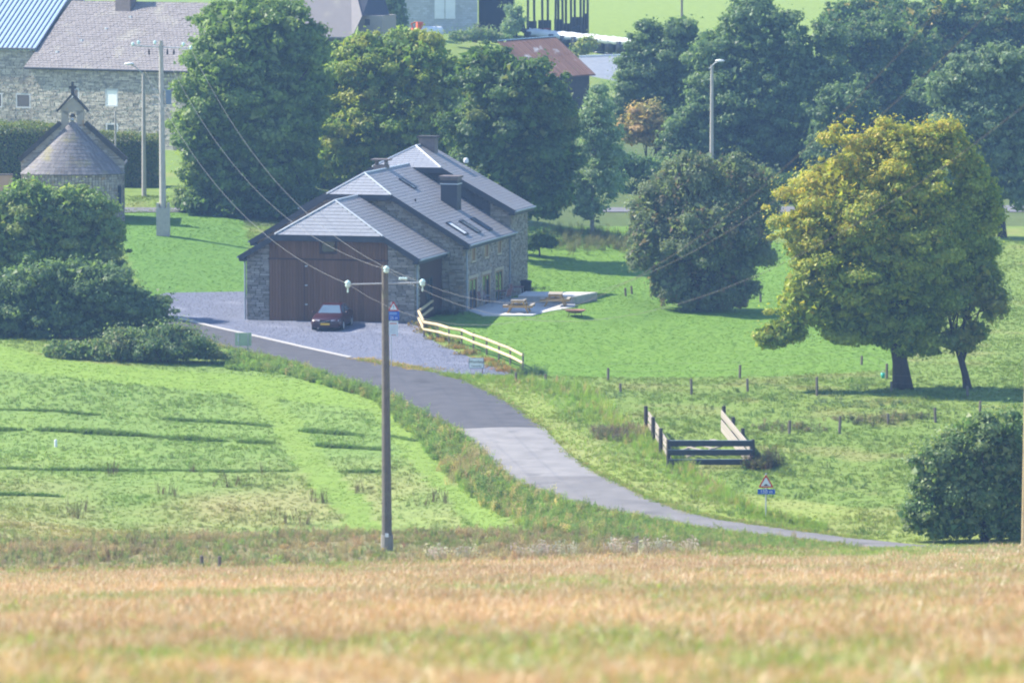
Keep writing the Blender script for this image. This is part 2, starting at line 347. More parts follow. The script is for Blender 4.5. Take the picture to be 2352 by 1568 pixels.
def gcol(X, Y, Z=None):
    X = np.asarray(X, float); Y = np.asarray(Y, float); Z = gz(X, Y) if Z is None else Z
    px, py = proj(X, np.maximum(Y, 5), Z)
    n1 = fbm(X, Y, 9, 0)[..., None]; n2 = fbm(X, Y, 3.1, 2)[..., None]; n3 = fbm(X, Y, 26, 4)[..., None]
    A = lambda *c: np.array(c)
    c = A(.145,.225,.046)*(1-n1) + A(.205,.265,.066)*n1                                    # rough pasture
    c = c + (A(.27,.25,.10)-c)*np.clip((n2-.55)*2.2, 0, .55)
    def put(mask, col, k=1.0):
        nonlocal c
        w = (mask*k)[..., None] if mask.dtype != bool else mask[..., None]*k
        c = c*(1-w) + col*w
    lm = (px < 1050) & (py > 840) & (Y > 215)
    put(lm, A(.205,.290,.068)*(1-n2) + A(.165,.250,.066)*n2)
    dry = np.clip((py-1040)/160, 0, 1)*np.clip((n1[..., 0]-.30)*2.4, 0, 1)*lm
    put(dry, A(.40,.31,.16), .75)
    put(pip(px, py, LEFTSMOOTH), A(.195,.290,.055))
    jx = (n2[..., 0]-.5)*46+(vnoise(X, Y, .7, 5)-.5)*22
    for t in TRACKS: put(pip(px+jx, py, t), A(.195,.280,.058))
    put(pip(px, py, LAWN), A(.125,.235,.036)*(1-.6*n3) + A(.170,.260,.044)*.6*n3)
    put(pip(px, py, LEFTLAWN), A(.120,.225,.045))
    vd = (py > ipoly(FAR_EDGE, px)-70) & (py < ipoly(NEAR_EDGE, px)+26) & (px > 1000) & (px < 2400)
    put(vd, A(.245,.315,.062)*(1-n2) + A(.27,.29,.10)*n2, .85)
    put((px > 1100) & (py < 110) & (Y > 420), A(.215,.285,.060))
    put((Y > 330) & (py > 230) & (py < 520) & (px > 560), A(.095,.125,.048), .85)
    st = is_stub(px, py, Y)*1.0; ws = np.clip((216-Y)/5, 0, 1)*np.clip(1-(px-1500)/300, 0, 1)
    put(ws, A(.30,.22,.13)*(1-n2) + A(.17,.20,.07)*n2)
    green = np.clip((fbm(X*1.0, Y*.35, 6, 1)-.62)*5, 0, .7)
    put(st, (A(.37,.225,.115)*(1-n2) + A(.43,.295,.165)*n2)*(1-green[..., None]) + A(.24,.30,.07)*green[..., None])
    return c
def lin(a, b, n): return np.linspace(a, b, n, endpoint=False)
xs = np.r_[lin(-FX, -45, 24), lin(-45, 45, 226), np.linspace(45, FX, 25)]
ys = np.r_[lin(-30, 190, 74), lin(190, 330, 300), lin(330, 420, 120), np.linspace(420, 720, 70)]
GX, GY = np.meshgrid(xs, ys, indexing='ij'); GZ = gz(GX, GY)
_px, _py = proj(GX, np.maximum(GY, 5), GZ)
rough = ((_px > 1250) & (_py > 870) & (GY > 205)) | ((_px < 1000) & (_py > 920) & (GY > 200))
RELIEF = (fbm(GX, GY, 2.3, 3)-.5)*.08*rough
_dr = np.zeros_like(GZ)
_dr[pip(_px, _py, ROADPOLY) | pip(_px, _py, [(p[0], p[1]+8) for p in GRAVEL_TOP]+GRAVEL_BOT[::-1])] = 1
nx, ny = GX.shape
idx = np.arange(nx*ny).reshape(nx, ny)
Q = np.stack([idx[:-1, :-1], idx[1:, :-1], idx[1:, 1:], idx[:-1, 1:]], -1).reshape(-1, 4)
def groundmat():
    m, n, l, b = _new('ground cover'); b.inputs['Roughness'].default_value = .95; b.inputs['Specular IOR Level'].default_value = .1
    a = n.new('ShaderNodeAttribute'); a.attribute_name = 'gcol'
    tc = n.new('ShaderNodeTexCoord')
    t = n.new('ShaderNodeTexNoise'); t.inputs['Scale'].default_value = 1.6; t.inputs['Detail'].default_value = 8; t.inputs['Roughness'].default_value = .7
    l.new(tc.outputs['Object'], t.inputs['Vector'])
    mr = n.new('ShaderNodeMapRange'); mr.inputs[1].default_value = .3; mr.inputs[2].default_value = .7; mr.inputs[3].default_value = .76; mr.inputs[4].default_value = 1.14
    l.new(t.outputs['Fac'], mr.inputs[0])
    x = n.new('ShaderNodeMix'); x.data_type = 'RGBA'; x.blend_type = 'MULTIPLY'; x.inputs[0].default_value = 1
    l.new(a.outputs['Color'], x.inputs[6]); l.new(mr.outputs[0], x.inputs[7]); l.new(x.outputs[2], b.inputs['Base Color'])
    bp = n.new('ShaderNodeBump'); bp.inputs['Strength'].default_value = .6; bp.inputs['Distance'].default_value = .06
    t2 = n.new('ShaderNodeTexNoise'); t2.inputs['Scale'].default_value = 7; t2.inputs['Detail'].default_value = 4; l.new(tc.outputs['Object'], t2.inputs['Vector'])
    l.new(t2.outputs['Fac'], bp.inputs['Height']); l.new(bp.outputs[0], b.inputs['Normal']); return m
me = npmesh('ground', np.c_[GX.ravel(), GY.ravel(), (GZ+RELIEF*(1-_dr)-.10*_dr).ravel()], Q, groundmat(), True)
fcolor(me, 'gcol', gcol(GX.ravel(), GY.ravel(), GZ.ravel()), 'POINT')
tag(addobj('ground', me), 'sloping ground with stubble field, pasture and mown lawn', 'ground', kind='structure')

# ------------------------------------------------------------------ roads, kerb, gravel yard, terrace
def asphalt(name, c1, c2, sc_=3.0, rough=.85, bump=.25, bs=60):
    return M(name, c1, c2, ns=sc_, rough=rough, bump=bump, bs=bs, spec=.25, dirt=(tuple(k*.72 for k in c2), .55, .60))
def ribbon(name, far, near, x0, x1, mat, label, n=80, rows=6, dz=.03):
    V = []; W = []
    for i in range(n+1):
        t = i/n
        a = (x0[0]+(x1[0]-x0[0])*t); b = (x0[1]+(x1[1]-x0[1])*t)
        p = at(a, float(ipoly(far, a))); q = at(b, float(ipoly(near, b)))
        for j in range(rows+1):
            s = p.lerp(q, j/rows); V.append((s.x, s.y, float(gz(s.x, s.y))+dz+.05*math.sin(math.pi*j/rows)))
    V = np.array(V); I = np.arange((n+1)*(rows+1)).reshape(n+1, rows+1)
    Qd = np.stack([I[:-1, :-1], I[:-1, 1:], I[1:, 1:], I[1:, :-1]], -1).reshape(-1, 4)
    o = addobj(name, npmesh(name, V, Qd, mat, True)); return tag(o, label, 'road', kind='structure')
ribbon('road', FAR_EDGE, NEAR_EDGE, (60,60), (1250,1048), asphalt('dark asphalt', (.100,.097,.106), (.074,.072,.080), 1.2), 'dark bluish asphalt lane curving past the gravel yard', 110)
ribbon('road', FAR_EDGE, NEAR_EDGE, (1250,1048), (1385,1172), asphalt('pale asphalt patch', (.265,.25,.245), (.20,.19,.19), .9), 'pale worn stretch of the lane between two joints', 40)
ribbon('road', FAR_EDGE, NEAR_EDGE, (1385,1172), (2620,2600), asphalt('old asphalt', (.205,.192,.188), (.15,.142,.142), .8), 'older grey asphalt lane running down behind the stubble', 90)
def sheet(name, top, bot, x0, x1, mat, n, rows, dz=.02):
    V = []
    for i in range(n+1):
        x = x0+(x1-x0)*i/n; a = float(ipoly(top, x)); b = float(ipoly(bot, x))
        for j in range(rows+1): V.append(tuple(at(x, a+(b-a)*j/rows, dz)))
    I = np.arange((n+1)*(rows+1)).reshape(n+1, rows+1)
    return addobj(name, npmesh(name, np.array(V), np.stack([I[:-1, :-1], I[:-1, 1:], I[1:, 1:], I[1:, :-1]], -1).reshape(-1, 4), mat, True))
tag(sheet('gravel_yard', GRAVEL_TOP, GRAVEL_BOT, 300, 1178, M('blue grey gravel', (.190,.202,.262), (.092,.100,.142), ns=7, rough=.9, bump=1.0, bs=14, dirt=((.225,.235,.295), .35, .58)), 120, 16), 'blue grey gravel yard', 'yard', kind='structure')
b = MB(); kp = []
for i in range(41):
    x = 352+(806-352)*i/40; kp.append(at(x, float(ipoly(FAR_EDGE, x))-1.5))
k = empty('kerb', kp[0]); tag(k, kind='structure')
for i in range(40):                                            # kerb stones, a short joint between them
    a, c = kp[i], kp[i+1]; d = (c-a).normalized(); w = Vector((d.y, -d.x, 0))*.16
    m_ = MB(); q = [a+d*.012-w, c-d*.012-w, c-d*.012+w, a+d*.012+w]
    m_.hexa([(v.x-kp[0].x, v.y-kp[0].y, v.z-.1-kp[0].z) for v in q], [(v.x-kp[0].x, v.y-kp[0].y, v.z+.06-kp[0].z) for v in q])
    m_.build('kerb_stone', MT['conc_k'] if 'conc_k' in MT else MT.setdefault('conc_k', M('pale kerb concrete', (.46,.435,.41), (.38,.36,.34), ns=3)), k)
for nm, tp, bt, x0, x1, lab in (('road', [(240,478),(480,478)], [(240,489),(480,488)], 240, 480, 'narrow lane behind the stone chapel and concrete pole'),
                                ('road', [(1380,478),(2500,472)], [(1380,488),(2500,488)], 1380, 2500, 'distant lane running behind the meadow trees')):
    tag(sheet(nm, tp, bt, x0, x1, asphalt('far asphalt', (.19,.185,.20), (.16,.155,.17)), 30, 2, .05), lab, 'road', kind='structure')

# ------------------------------------------------------------------ piece layouts
def rows_fill(poly, rh, ln, holes=(), gap=.0, stagger=True):
    """courses of pieces filling a 2-D polygon (convex rows), minus rectangular holes"""
    ymin = min(p[1] for p in poly); ymax = max(p[1] for p in poly); y = ymin; r = 0
    while y < ymax-.02:
        h = rh() if callable(rh) else rh; h = min(h, ymax-y); ym = y+h/2; X = []
        for i in range(len(poly)):
            (xa, ya), (xb, yb) = poly[i], poly[(i+1) % len(poly)]
            if (ya > ym) != (yb > ym): X.append(xa+(xb-xa)*(ym-ya)/(yb-ya))
        X.sort(); iv = [(X[i], X[i+1]) for i in range(0, len(X)-1, 2)]
        for hx0, hx1, hy0, hy1 in holes:
            if hy0-.01 < ym < hy1+.01:
                nv = []
                for a, b_ in iv:
                    if hx0 > a: nv.append((a, min(b_, hx0)))
                    if hx1 < b_: nv.append((max(a, hx1), b_))
                iv = nv
        for a, b_ in iv:
            if b_-a < .05: continue
            x = a; first = True
            while x < b_-.01:
                w = ln() if callable(ln) else ln
                if first and stagger and r % 2: w *= .5
                first = False
                x2 = x+w if b_-(x+w) > .12 else b_
                yield x+gap/2, min(x2, b_)-gap/2, y+gap/2, y+h-gap/2
                x = x2
        y += h; r += 1
def plane_pieces(mb, O, e1, e2, n, pieces, t0, t1, jitter=.02, tilt=0.0):
    O = Vector(O); e1 = Vector(e1); e2 = Vector(e2); n = Vector(n)
    for x0, x1, y0, y1 in pieces:
        th = t0+random.random()*(t1-t0); j = lambda: random.uniform(-jitter, jitter)*(y1-y0)
        lo = [O+e1*(x0)+e2*(y0), O+e1*(x1)+e2*(y0), O+e1*x1+e2*y1, O+e1*x0+e2*y1]
        hi = [O+e1*(x0+.012)+e2*(y0+j())+n*(th+tilt), O+e1*(x1-.012)+e2*(y0+j())+n*(th+tilt), O+e1*(x1-.012)+e2*(y1+j())+n*th, O+e1*(x0+.012)+e2*(y1+j())+n*th]
        mb.add(lo+hi, [(4,5,6,7),(0,1,5,4),(1,2,6,5),(2,3,7,6),(3,0,4,7)], random.random())
def stone_rows(): return random.uniform(.075, .145)
def stone_len(): return random.uniform(.2, .58)
_unit = {}
def unit_piece(kind, mat):
    key = (kind, mat.name)
    if key not in _unit:
        L = []
        for v in range(4):
            m_ = MB(); r = lambda: random.uniform(-.05, .05) if kind == 'stone' else 0
            lo = [(0,0,0),(1,0,0),(1,1,0),(0,1,0)]; hi = [(.02+abs(r())*.3, abs(r()), 1+r()), (.98-abs(r())*.3, abs(r()), 1+r()), (.98-abs(r())*.3, 1-abs(r()), 1+r()), (.02+abs(r())*.3, 1-abs(r()), 1+r())]
            if kind == 'slate': lo = [(0,0,0),(1,0,0),(1,1,0),(0,1,0)]; hi = [(0,0,1),(1,0,1),(1,1,.35),(0,1,.35)]
            m_.hexa(lo, hi); L.append(m_.mesh(kind, mat))
        _unit[key] = L
    return random.choice(_unit[key])
def single_pieces(name, kind, mat, parent, O, e1, e2, n, pieces, t0, t1, lim=300):
    O = Vector(O); e1 = Vector(e1); e2 = Vector(e2); n = Vector(n); k_ = 0
    for x0, x1, y0, y1 in pieces:
        th = random.uniform(t0, t1); p = O+e1*x0+e2*y0
        o = addobj(name, unit_piece(kind, mat), parent)
        a, c, d = e1*(x1-x0), e2*(y1-y0), n*th
        o.matrix_local = Matrix(((a.x, c.x, d.x, p.x), (a.y, c.y, d.y, p.y), (a.z, c.z, d.z, p.z), (0, 0, 0, 1)))
        k_ += 1
    return k_

class HalfHip:
    """gable roof with clipped (half-hipped) front end, in local u (across), v (back)"""
    def __init__(s, u0, u1, v0, v1, ze, sl, zh, va, rear_hip=False):
        s.u0, s.u1, s.v0, s.v1, s.ze, s.sl, s.zh, s.va = u0, u1, v0, v1, ze, sl, zh, va
        s.uc = (u0+u1)/2; s.zr = ze+sl*(u1-u0)/2; s.uL = u0+(zh-ze)/sl; s.uR = u1-(zh-ze)/sl
        s.right = [(u1,v0,ze),(u1,v1,ze),(s.uc,v1,s.zr),(s.uc,va,s.zr),(s.uR,v0,zh)]
        s.left = [(u0,v1,ze),(u0,v0,ze),(s.uL,v0,zh),(s.uc,va,s.zr),(s.uc,v1,s.zr)]
        s.hip = [(s.uL,v0,zh),(s.uR,v0,zh),(s.uc,va,s.zr)]
    def deck(s, mb, th=.16):
        for pl in (s.right, s.left, s.hip): mb.prism([(p[0], p[1], p[2]-th) for p in pl], (0, 0, th))
        return mb
    def frame(s, pl):
        O = Vector(pl[0]); e1 = (Vector(pl[1])-O).normalized(); n = None
        for i in range(2, len(pl)):
            c = e1.cross(Vector(pl[i])-O)
            if c.length > 1e-4: n = c.normalized(); break
        if n.z < 0: n = -n
        e2 = n.cross(e1)
        return O, e1, e2, n, [((Vector(p)-O).dot(e1), (Vector(p)-O).dot(e2)) for p in pl]
# ------------------------------------------------------------------ farmhouse with garage wing
YAW = R(14)
H0 = at(567, 735)
house = empty('farmhouse', H0, -YAW, 'long grey stone farmhouse with slate half-hipped roofs and brown plank garage front', 'house')
hw = lambda u, v, z: Vector((H0.x+u*math.cos(YAW)+v*math.sin(YAW), H0.y-u*math.sin(YAW)+v*math.cos(YAW), H0.z+z))
ex, ey, ez = (1,0,0), (0,1,0), (0,0,1)
RG = HalfHip(-.30, 10.35, -.45, 6.3, 3.72, .595, 4.98, .95)
RH = HalfHip(-1.50, 11.70, 5.72, 17.0, 4.16, .60, 6.95, 6.95)
RT = HalfHip(-1.60, 11.75, 16.45, 21.4, 5.45, .55, 7.95, 18.6)
def gable_poly(r, u0, u1, z0, drop=.17):
    zt = lambda u: min(r.ze+r.sl*(min(u-r.u0, r.u1-u)), r.zh)-drop
    return [(u0, z0), (u1, z0), (u1, zt(u1)), (r.uR, r.zh-drop), (r.uL, r.zh-drop), (u0, zt(u0))]
GW = (0.0, 10.0); HW = (-1.2, 11.35); TW = (-1.3, 11.42)
gw = MB()
for r, (a, b_), v0, v1 in ((RG, GW, 0.0, 6.1), (RH, HW, 6.1, 16.8), (RT, TW, 16.8, 21.0)):
    pl = gable_poly(r, a, b_, -1.0)
    gw.prism([(p[0], v0+.0, p[1]) for p in pl], (0, v1-v0, 0))
wall = gw.build('wall', MT['mortar'], house)
# garage front: two stone piers, every stone its own piece
pl = gable_poly(RG, 0, 10, -.3)
left = [(0,-.3),(1.37,-.3),(1.37,4.55),(.9,4.28),(0,3.72)]; right = [(8.42,-.3),(10,-.3),(10,3.72),(9.1,4.28),(8.42,4.55)]
for pc in (left, right):
    single_pieces('stone', 'stone', MT['stone_i'], wall, (0,0,0), ex, ez, (0,-1,0), list(rows_fill(pc, lambda: random.uniform(.085,.15), lambda: random.uniform(.26,.62), gap=.014)), .04, .10)
# other stone faces, joined
s = MB()
plane_pieces(s, (0,6.1,0), ex, ez, (0,-1,0), rows_fill(gable_poly(RH, *HW, -.3), stone_rows, stone_len, gap=.014), .03, .10)
doors = [(7.0,8.85),(10.1,11.95),(13.2,15.05)]; wins = [(7.65,8.45),(10.75,11.55),(13.85,14.65)]
holes = [(a-6.1-.16, b_-6.1+.16, -.5, 2.2) for a, b_ in doors]+[(a-6.1-.12, b_-6.1+.12, 2.95, 3.85) for a, b_ in wins]
plane_pieces(s, (HW[1],6.1,0), ey, ez, ex, rows_fill([(0,-.4),(10.7,-.4),(10.7,3.95),(0,3.95)], stone_rows, stone_len, holes=holes, gap=.014), .03, .085)
plane_pieces(s, (TW[1],16.8,0), ey, ez, ex, rows_fill([(0,-.6),(4.2,-.6),(4.2,5.25),(0,5.25)], stone_rows, stone_len, gap=.014), .03, .085)
plane_pieces(s, (10.2,16.8,0), ex, ez, (0,-1,0), rows_fill([(0,4.0),(1.22,4.0),(1.22,5.4),(.3,5.7),(0,5.85)], stone_rows, stone_len, gap=.014), .03, .08)
plane_pieces(s, (GW[1],0,0), ey, ez, ex, rows_fill([(0,-.3),(.9,-.3),(.9,3.6),(0,3.6)], stone_rows, stone_len, gap=.014), .03, .085)
s.build('stone_facing', MT['stone'], wall, kind='stuff')
# garage planking: a leaf below, a band above
for x0, x1, zA, zB in [(1.38+i*.176, 1.38+(i+1)*.176-.012, .04, 3.55) for i in range(40)] + [(1.38+i*.176, 1.38+(i+1)*.176-.012, 3.62, 4.78) for i in range(40)]:
    if zA > 3 and x1 > 4.42 and x0 < 5.38: zB = 3.93
    o = addobj('plank', unit_piece('plank', MT['plank']), wall); th = .05+.014*random.random()
    o.matrix_local = Matrix(((x1-x0,0,0,x0),(0,0,-th,0),(0,zB-zA,0,zA),(0,0,0,1)))
MB().box(1.30,8.47,-.10,-.02,3.54,3.62).build('door_rail', MT['plank_dk'], wall)
MB().box(3.44,3.50,-.085,-.02,.04,3.54).build('door_joint', MT['plank_dk'], wall)
for z_ in (.95, 2.05, 3.15): MB().box(3.52,3.66,-.12,-.06,z_,z_+.07).build('hinge', MT['steel'], wall)
w_ = MB().box(4.44,5.36,-.09,-.005,3.95,4.03).box(4.44,5.36,-.09,-.005,4.68,4.76).box(4.44,4.52,-.09,-.005,4.03,4.68).box(5.28,5.36,-.09,-.005,4.03,4.68).box(4.40,5.40,-.14,-.02,3.90,3.95).build('window', MT['plank_dk'], house)
MB().box(4.52,5.28,-.04,-.002,4.03,4.68).build('pane', MT['glass'], w_)
# garage side cladding
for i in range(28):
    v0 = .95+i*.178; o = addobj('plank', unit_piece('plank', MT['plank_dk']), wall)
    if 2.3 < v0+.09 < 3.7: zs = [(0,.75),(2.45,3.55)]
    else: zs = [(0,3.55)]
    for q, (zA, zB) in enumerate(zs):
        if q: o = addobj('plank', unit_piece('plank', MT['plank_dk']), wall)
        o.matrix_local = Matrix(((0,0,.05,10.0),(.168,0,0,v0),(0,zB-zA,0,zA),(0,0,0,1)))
w_ = MB().box(10.0,10.09,2.3,2.4,.75,2.45).box(10.0,10.09,3.6,3.7,.75,2.45).box(10.0,10.09,2.4,3.6,2.36,2.45).box(10.0,10.12,2.25,3.75,.68,.75).box(10.0,10.07,2.96,3.04,.75,2.36).build('window', MT['dark'], house)
MB().box(10.0,10.03,2.4,3.6,.75,2.36).build('pane', MT['glass'], w_)
# doors and upper windows of the long wall
U = HW[1]
for a, b_ in doors:
    fr = MB().box(U-.02,U+.045,a,a+.14,0,2.05).box(U-.02,U+.045,b_-.14,b_,0,2.05).box(U-.02,U+.045,a+.14,b_-.14,1.93,2.05).box(U-.02,U+.04,(a+b_)/2-.06,(a+b_)/2+.06,0,1.93).build('door', MT['oak'], house)
    for p, q in ((a+.14,(a+b_)/2-.06),((a+b_)/2+.06,b_-.14)):
        MB().box(U-.01,U+.012,p,q,.25,1.93).build('pane', MT['glass'], fr); MB().box(U-.01,U+.03,p,q,0,.25).build('panel', MT['oak'], fr)
    MB().box(U-.02,U+.085,a-.16,b_+.16,2.05,2.22).build('lintel', MT['quoin'], fr)
    for p in (a-.16, b_): MB().box(U-.02,U+.07,p,p+.16,-.1,2.05).build('jamb', MT['quoin'], fr)
for a, b_ in wins:
    fr = MB().box(U-.02,U+.03,a,a+.09,3.06,3.78).box(U-.02,U+.03,b_-.09,b_,3.06,3.78).box(U-.02,U+.03,a+.09,b_-.09,3.06,3.14).box(U-.02,U+.03,a+.09,b_-.09,3.70,3.78).build('window', MT['oak'], house)
    MB().box(U-.01,U+.01,a+.09,b_-.09,3.14,3.70).build('shutter', MT['oak'], fr)
    MB().box(U-.02,U+.08,a-.12,b_+.12,2.94,3.06).build('sill', MT['quoin'], fr)
    MB().box(U-.02,U+.065,a-.12,a,3.06,3.82).box(U-.02,U+.065,b_,b_+.12,3.06,3.82).build('jamb', MT['quoin'], fr)
# dark slate-clad gable above the middle roof
cl = MB()
pcl = [(-1.3,4.6),(10.15,4.6),(10.15,5.85),(RT.uR,RT.zh-.18),(RT.uL,RT.zh-.18),(-1.3,5.3)]
plane_pieces(cl, (0,16.8,0), ex, ez, (0,-1,0), rows_fill(pcl, .20, .30, gap=.004), .012, .02, 0, .01)
cl.build('slate_cladding', MT['slate_dk'], wall, kind='stuff')
# roofs
for nm, r in (('garage', RG), ('house', RH), ('tall', RT)):
    deck = r.deck(MB()).build('roof', MT['fascia'], house)
    st = MB()
    for plg in (r.right, r.left):
        O, e1, e2, n, p2 = r.frame(plg)
        plane_pieces(st, O, e1, e2, n, rows_fill(p2, .27 if r is not RT else .25, .38, gap=.006), .014, .018, 0, .009)
    st.build('slate_courses', MT['slate'], deck, kind='stuff')
    O, e1, e2, n, p2 = r.frame(r.hip)
    single_pieces('slate', 'slate', MT['slate_h'], deck, O, e1, e2, n, list(rows_fill(p2, .235, .40, gap=.008)), .016, .022)
    hf = MB()
    for a, b_ in ((r.hip[0], r.hip[2]), (r.hip[1], r.hip[2]), (r.hip[2], (r.uc, r.v1, r.zr))):
        A = Vector(a)+Vector((0,0,.035)); B = Vector(b_)+Vector((0,0,.035)); hf.tube([A, B], .055, 6)
    hf.build('flashing', MT['zinc'], deck)
    fa = MB()                                                     # fascia boards, rakes
    fa.box(r.uL-.05, r.uR+.05, r.v0-.03, r.v0-.002, r.zh-.34, r.zh-.01)
    for sgn, uE, uH in ((1, r.u1, r.uR), (-1, r.u0, r.uL)):
        A = Vector((uE+sgn*.02, r.v0-.016, r.ze-.13)); B = Vector((uH, r.v0-.016, r.zh-.13)); fa.bar(A, B, .028, .30, up=(0,0,1))
        fa.box(min(uE, uE+sgn*.03), max(uE, uE+sgn*.03), r.v0, r.v1, r.ze-.27, r.ze-.005)
    fa.build('fascia', MT['fascia'], deck)
    gt = MB()
    for sgn, uE in ((1, r.u1), (-1, r.u0)):
        gt.tube([(uE+sgn*.10, r.v0, r.ze-.06), (uE+sgn*.10, r.v1, r.ze-.06)], .065, 8)
    gt.build('gutter', MT['pipe'], deck)
    gk = MB()                                                     # soffit box under the eaves
    gk.box(r.u1-.35, r.u1-.005, r.v0+.02, r.v1-.02, r.ze-.30, r.ze-.17).box(r.u0+.005, r.u0+.35, r.v0+.02, r.v1-.02, r.ze-.30, r.ze-.17)
    gk.build('soffit', MT['fascia'], deck)
for u, v, zt_ in ((10.13,.10,3.55), (HW[1]+.12,6.25,4.0), (HW[1]+.12,16.55,4.0), (-.13,.10,3.55)):
    MB().tube([(u+(.22 if u > 0 else -.15),v-.1,zt_+.1),(u+.12 if u > 0 else u,v-.05,zt_-.08),(u,v,zt_-.30),(u,v,-.05)], .055, 8).build('downpipe', MT['pipe'], house)
# skylights
def slope_mat(r, u, v):
    z = r.ze+r.sl*(r.u1-u); d = Vector((-1,0,r.sl)).normalized(); n = Vector((r.sl,0,1)).normalized()
    return Matrix(((0,d.x,n.x,u),(1,0,0,v),(0,d.z,n.z,z),(0,0,0,1)))
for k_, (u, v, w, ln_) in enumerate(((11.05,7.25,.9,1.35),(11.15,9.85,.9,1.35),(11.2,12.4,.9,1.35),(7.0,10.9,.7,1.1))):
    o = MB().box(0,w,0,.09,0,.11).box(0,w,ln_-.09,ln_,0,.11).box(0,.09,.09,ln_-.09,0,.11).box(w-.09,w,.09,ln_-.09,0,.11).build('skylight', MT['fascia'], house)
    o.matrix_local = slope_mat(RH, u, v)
    g = MB().box(.09,w-.09,.09,ln_-.09,0,.085).build('pane', MT['glass_lit'] if k_ else MT['white'], o)  # first pane is painted white to imitate the sky reflected in it
# chimneys
c = MB().box(8.25,9.25,12.5,13.45,4.9,7.45).build('chimney', MT['slate_dk'], house)
MB().box(8.14,9.36,12.39,13.56,7.57,7.70).box(8.22,9.28,12.47,13.48,7.45,7.57).build('chimney_cap', MT['brick'], c)
MB().box(8.20,9.30,12.45,13.50,7.20,7.26).build('lead_band', MT['zinc'], c)
c = MB().box(4.35,5.15,11.6,12.3,7.2,8.35).build('chimney', MT['brick'], house)
MB().box(4.2,5.3,11.5,12.4,8.62,8.70).build('chimney_cap', MT['brick'], c)
for a in (4.42,5.0): MB().box(a,a+.1,11.7,12.2,8.35,8.62).build('cap_support', MT['brick'], c)
c = MB().box(5.0,6.0,19.6,20.4,8.5,9.55).build('chimney', MT['brick'], house)
MB().box(4.9,6.1,19.5,20.5,9.55,9.68).build('chimney_cap', MT['dark'], c)
MB().lathe([(0,.0),(.13,.0),(.16,.06),(.16,.22),(.10,.3),(0,.32)], 10, (7.6,21.0,8.0)).build('vent', MT['white'], house)
MB().tube([(3.2,9.2,5.2),(3.2,9.2,5.2)], .05, 8) if False else None
MB().tube([(7.9,8.0,6.42),(7.9,8.0,6.62)], .05, 8).build('vent_pipe', MT['black'], house)

# ------------------------------------------------------------------ terrace and what stands on it
tp = at(1092, 708); tz = _pz+.035
def flat(px, py, z):              # point of a level plane
    d = ray(px, py); t = (z-CAMZ)/d.z; return Vector((d.x*t, d.y*t, z))
A_ = hw(HW[1]+.05, 6.6, 0); B_ = hw(HW[1]+.05, 15.6, 0)
tpoly = [A_, flat(1108,723,tz), flat(1222,723,tz), flat(1262,714,tz), flat(1320,704,tz), flat(1322,696,tz), B_]
mb = MB(); mb.prism([(p.x, p.y, tz-.25) for p in tpoly], (0,0,.25))
tag(mb.build('terrace', MT['terrace']), 'pale concrete terrace beside the farmhouse', 'terrace', kind='structure')
pz = tz+.45
pf = [flat(1190,696.0,tz), flat(1305,697.5,tz)]
ax_ = (pf[1]-pf[0]).normalized(); bk_ = Vector((-ax_.y, ax_.x, 0))
pl4 = [pf[0], pf[0]+ax_*3.35, pf[0]+ax_*4.3+bk_*3.0, pf[0]+bk_*3.0]
lo = empty('retaining_wall', pf[0], 0, 'low concrete retaining wall with pale flat top beside the terrace', 'wall')
rel = lambda p, z: (p.x-pf[0].x, p.y-pf[0].y, z-pf[0].z)
MB().prism([rel(p, tz-.7) for p in pl4], (0,0,1.09)).build('wall_body', MT['conc'], lo)
MB().prism([rel(p+(-bk_*.04 if i < 2 else bk_*.04), pz-.06) for i, p in enumerate(pl4)], (0,0,.07)).build('coping', MT['terrace'], lo)

def picnic(px, py, rz, label):
    p = flat(px, py, tz)
    t = empty('picnic_table', p, rz, label, 'picnic table', 'picnic tables on the terrace')
    L = 1.75
    for i in range(5): MB().box(-.40+i*.162, -.40+i*.162+.150, -L/2, L/2, .72, .76).build('table_plank', MT['wood_top'], t)
    for s_ in (-1, 1):
        for k_ in range(2): MB().box(s_*.72-.14+k_*.145, s_*.72-.14+k_*.145+.135, -L/2, L/2, .44, .475).build('bench_plank', MT['wood_top'], t)
    for v in (-.62, .62):
        for s_ in (-1, 1): MB().bar((s_*.60, v, 0), (s_*.26, v, .72), .09, .17, up=(0,1,0)).build('leg', MT['wood_table'], t)
        MB().box(-.88,.88,v-.10,v-.05,.32,.44).build('bench_support', MT['wood_table'], t)
        MB().box(-.38,.38,v-.10,v-.05,.60,.72).build('top_support', MT['wood_table'], t)
    MB().bar((0,-.55,.40),(0,-.1,.70),.05,.09).bar((0,.55,.40),(0,.1,.70),.05,.09).build('brace', MT['wood_table'], t)
    return t
picnic(1192, 717, R(-6), 'wooden picnic table at the lawn edge of the terrace')
picnic(1276, 702, R(-4), 'wooden picnic table standing by the low retaining wall')
fb = at(1321, 726); t = empty('fire_bowl', fb, 0, 'shallow rusty steel fire bowl on three legs on the lawn', 'fire bowl')
bowl = MB().lathe([(0,.16),(.30,.19),(.50,.27),(.62,.36),(.63,.375),(.61,.375),(.48,.29),(.28,.215),(0,.19)], 28).build('bowl', MT['firebowl'], t, True)
MB().tube([(-.60,.05,.36),(-.74,.05,.42),(-.78,0,.44),(-.74,-.05,.42),(-.60,-.05,.36)], .018, 6).build('handle', MT['black'], t)
for g in (90, 210, 330): MB().tube([(.40*math.cos(R(g)),.40*math.sin(R(g)),.24),(.46*math.cos(R(g)),.46*math.sin(R(g)),-.02)], .02, 6).build('leg', MT['black'], t)
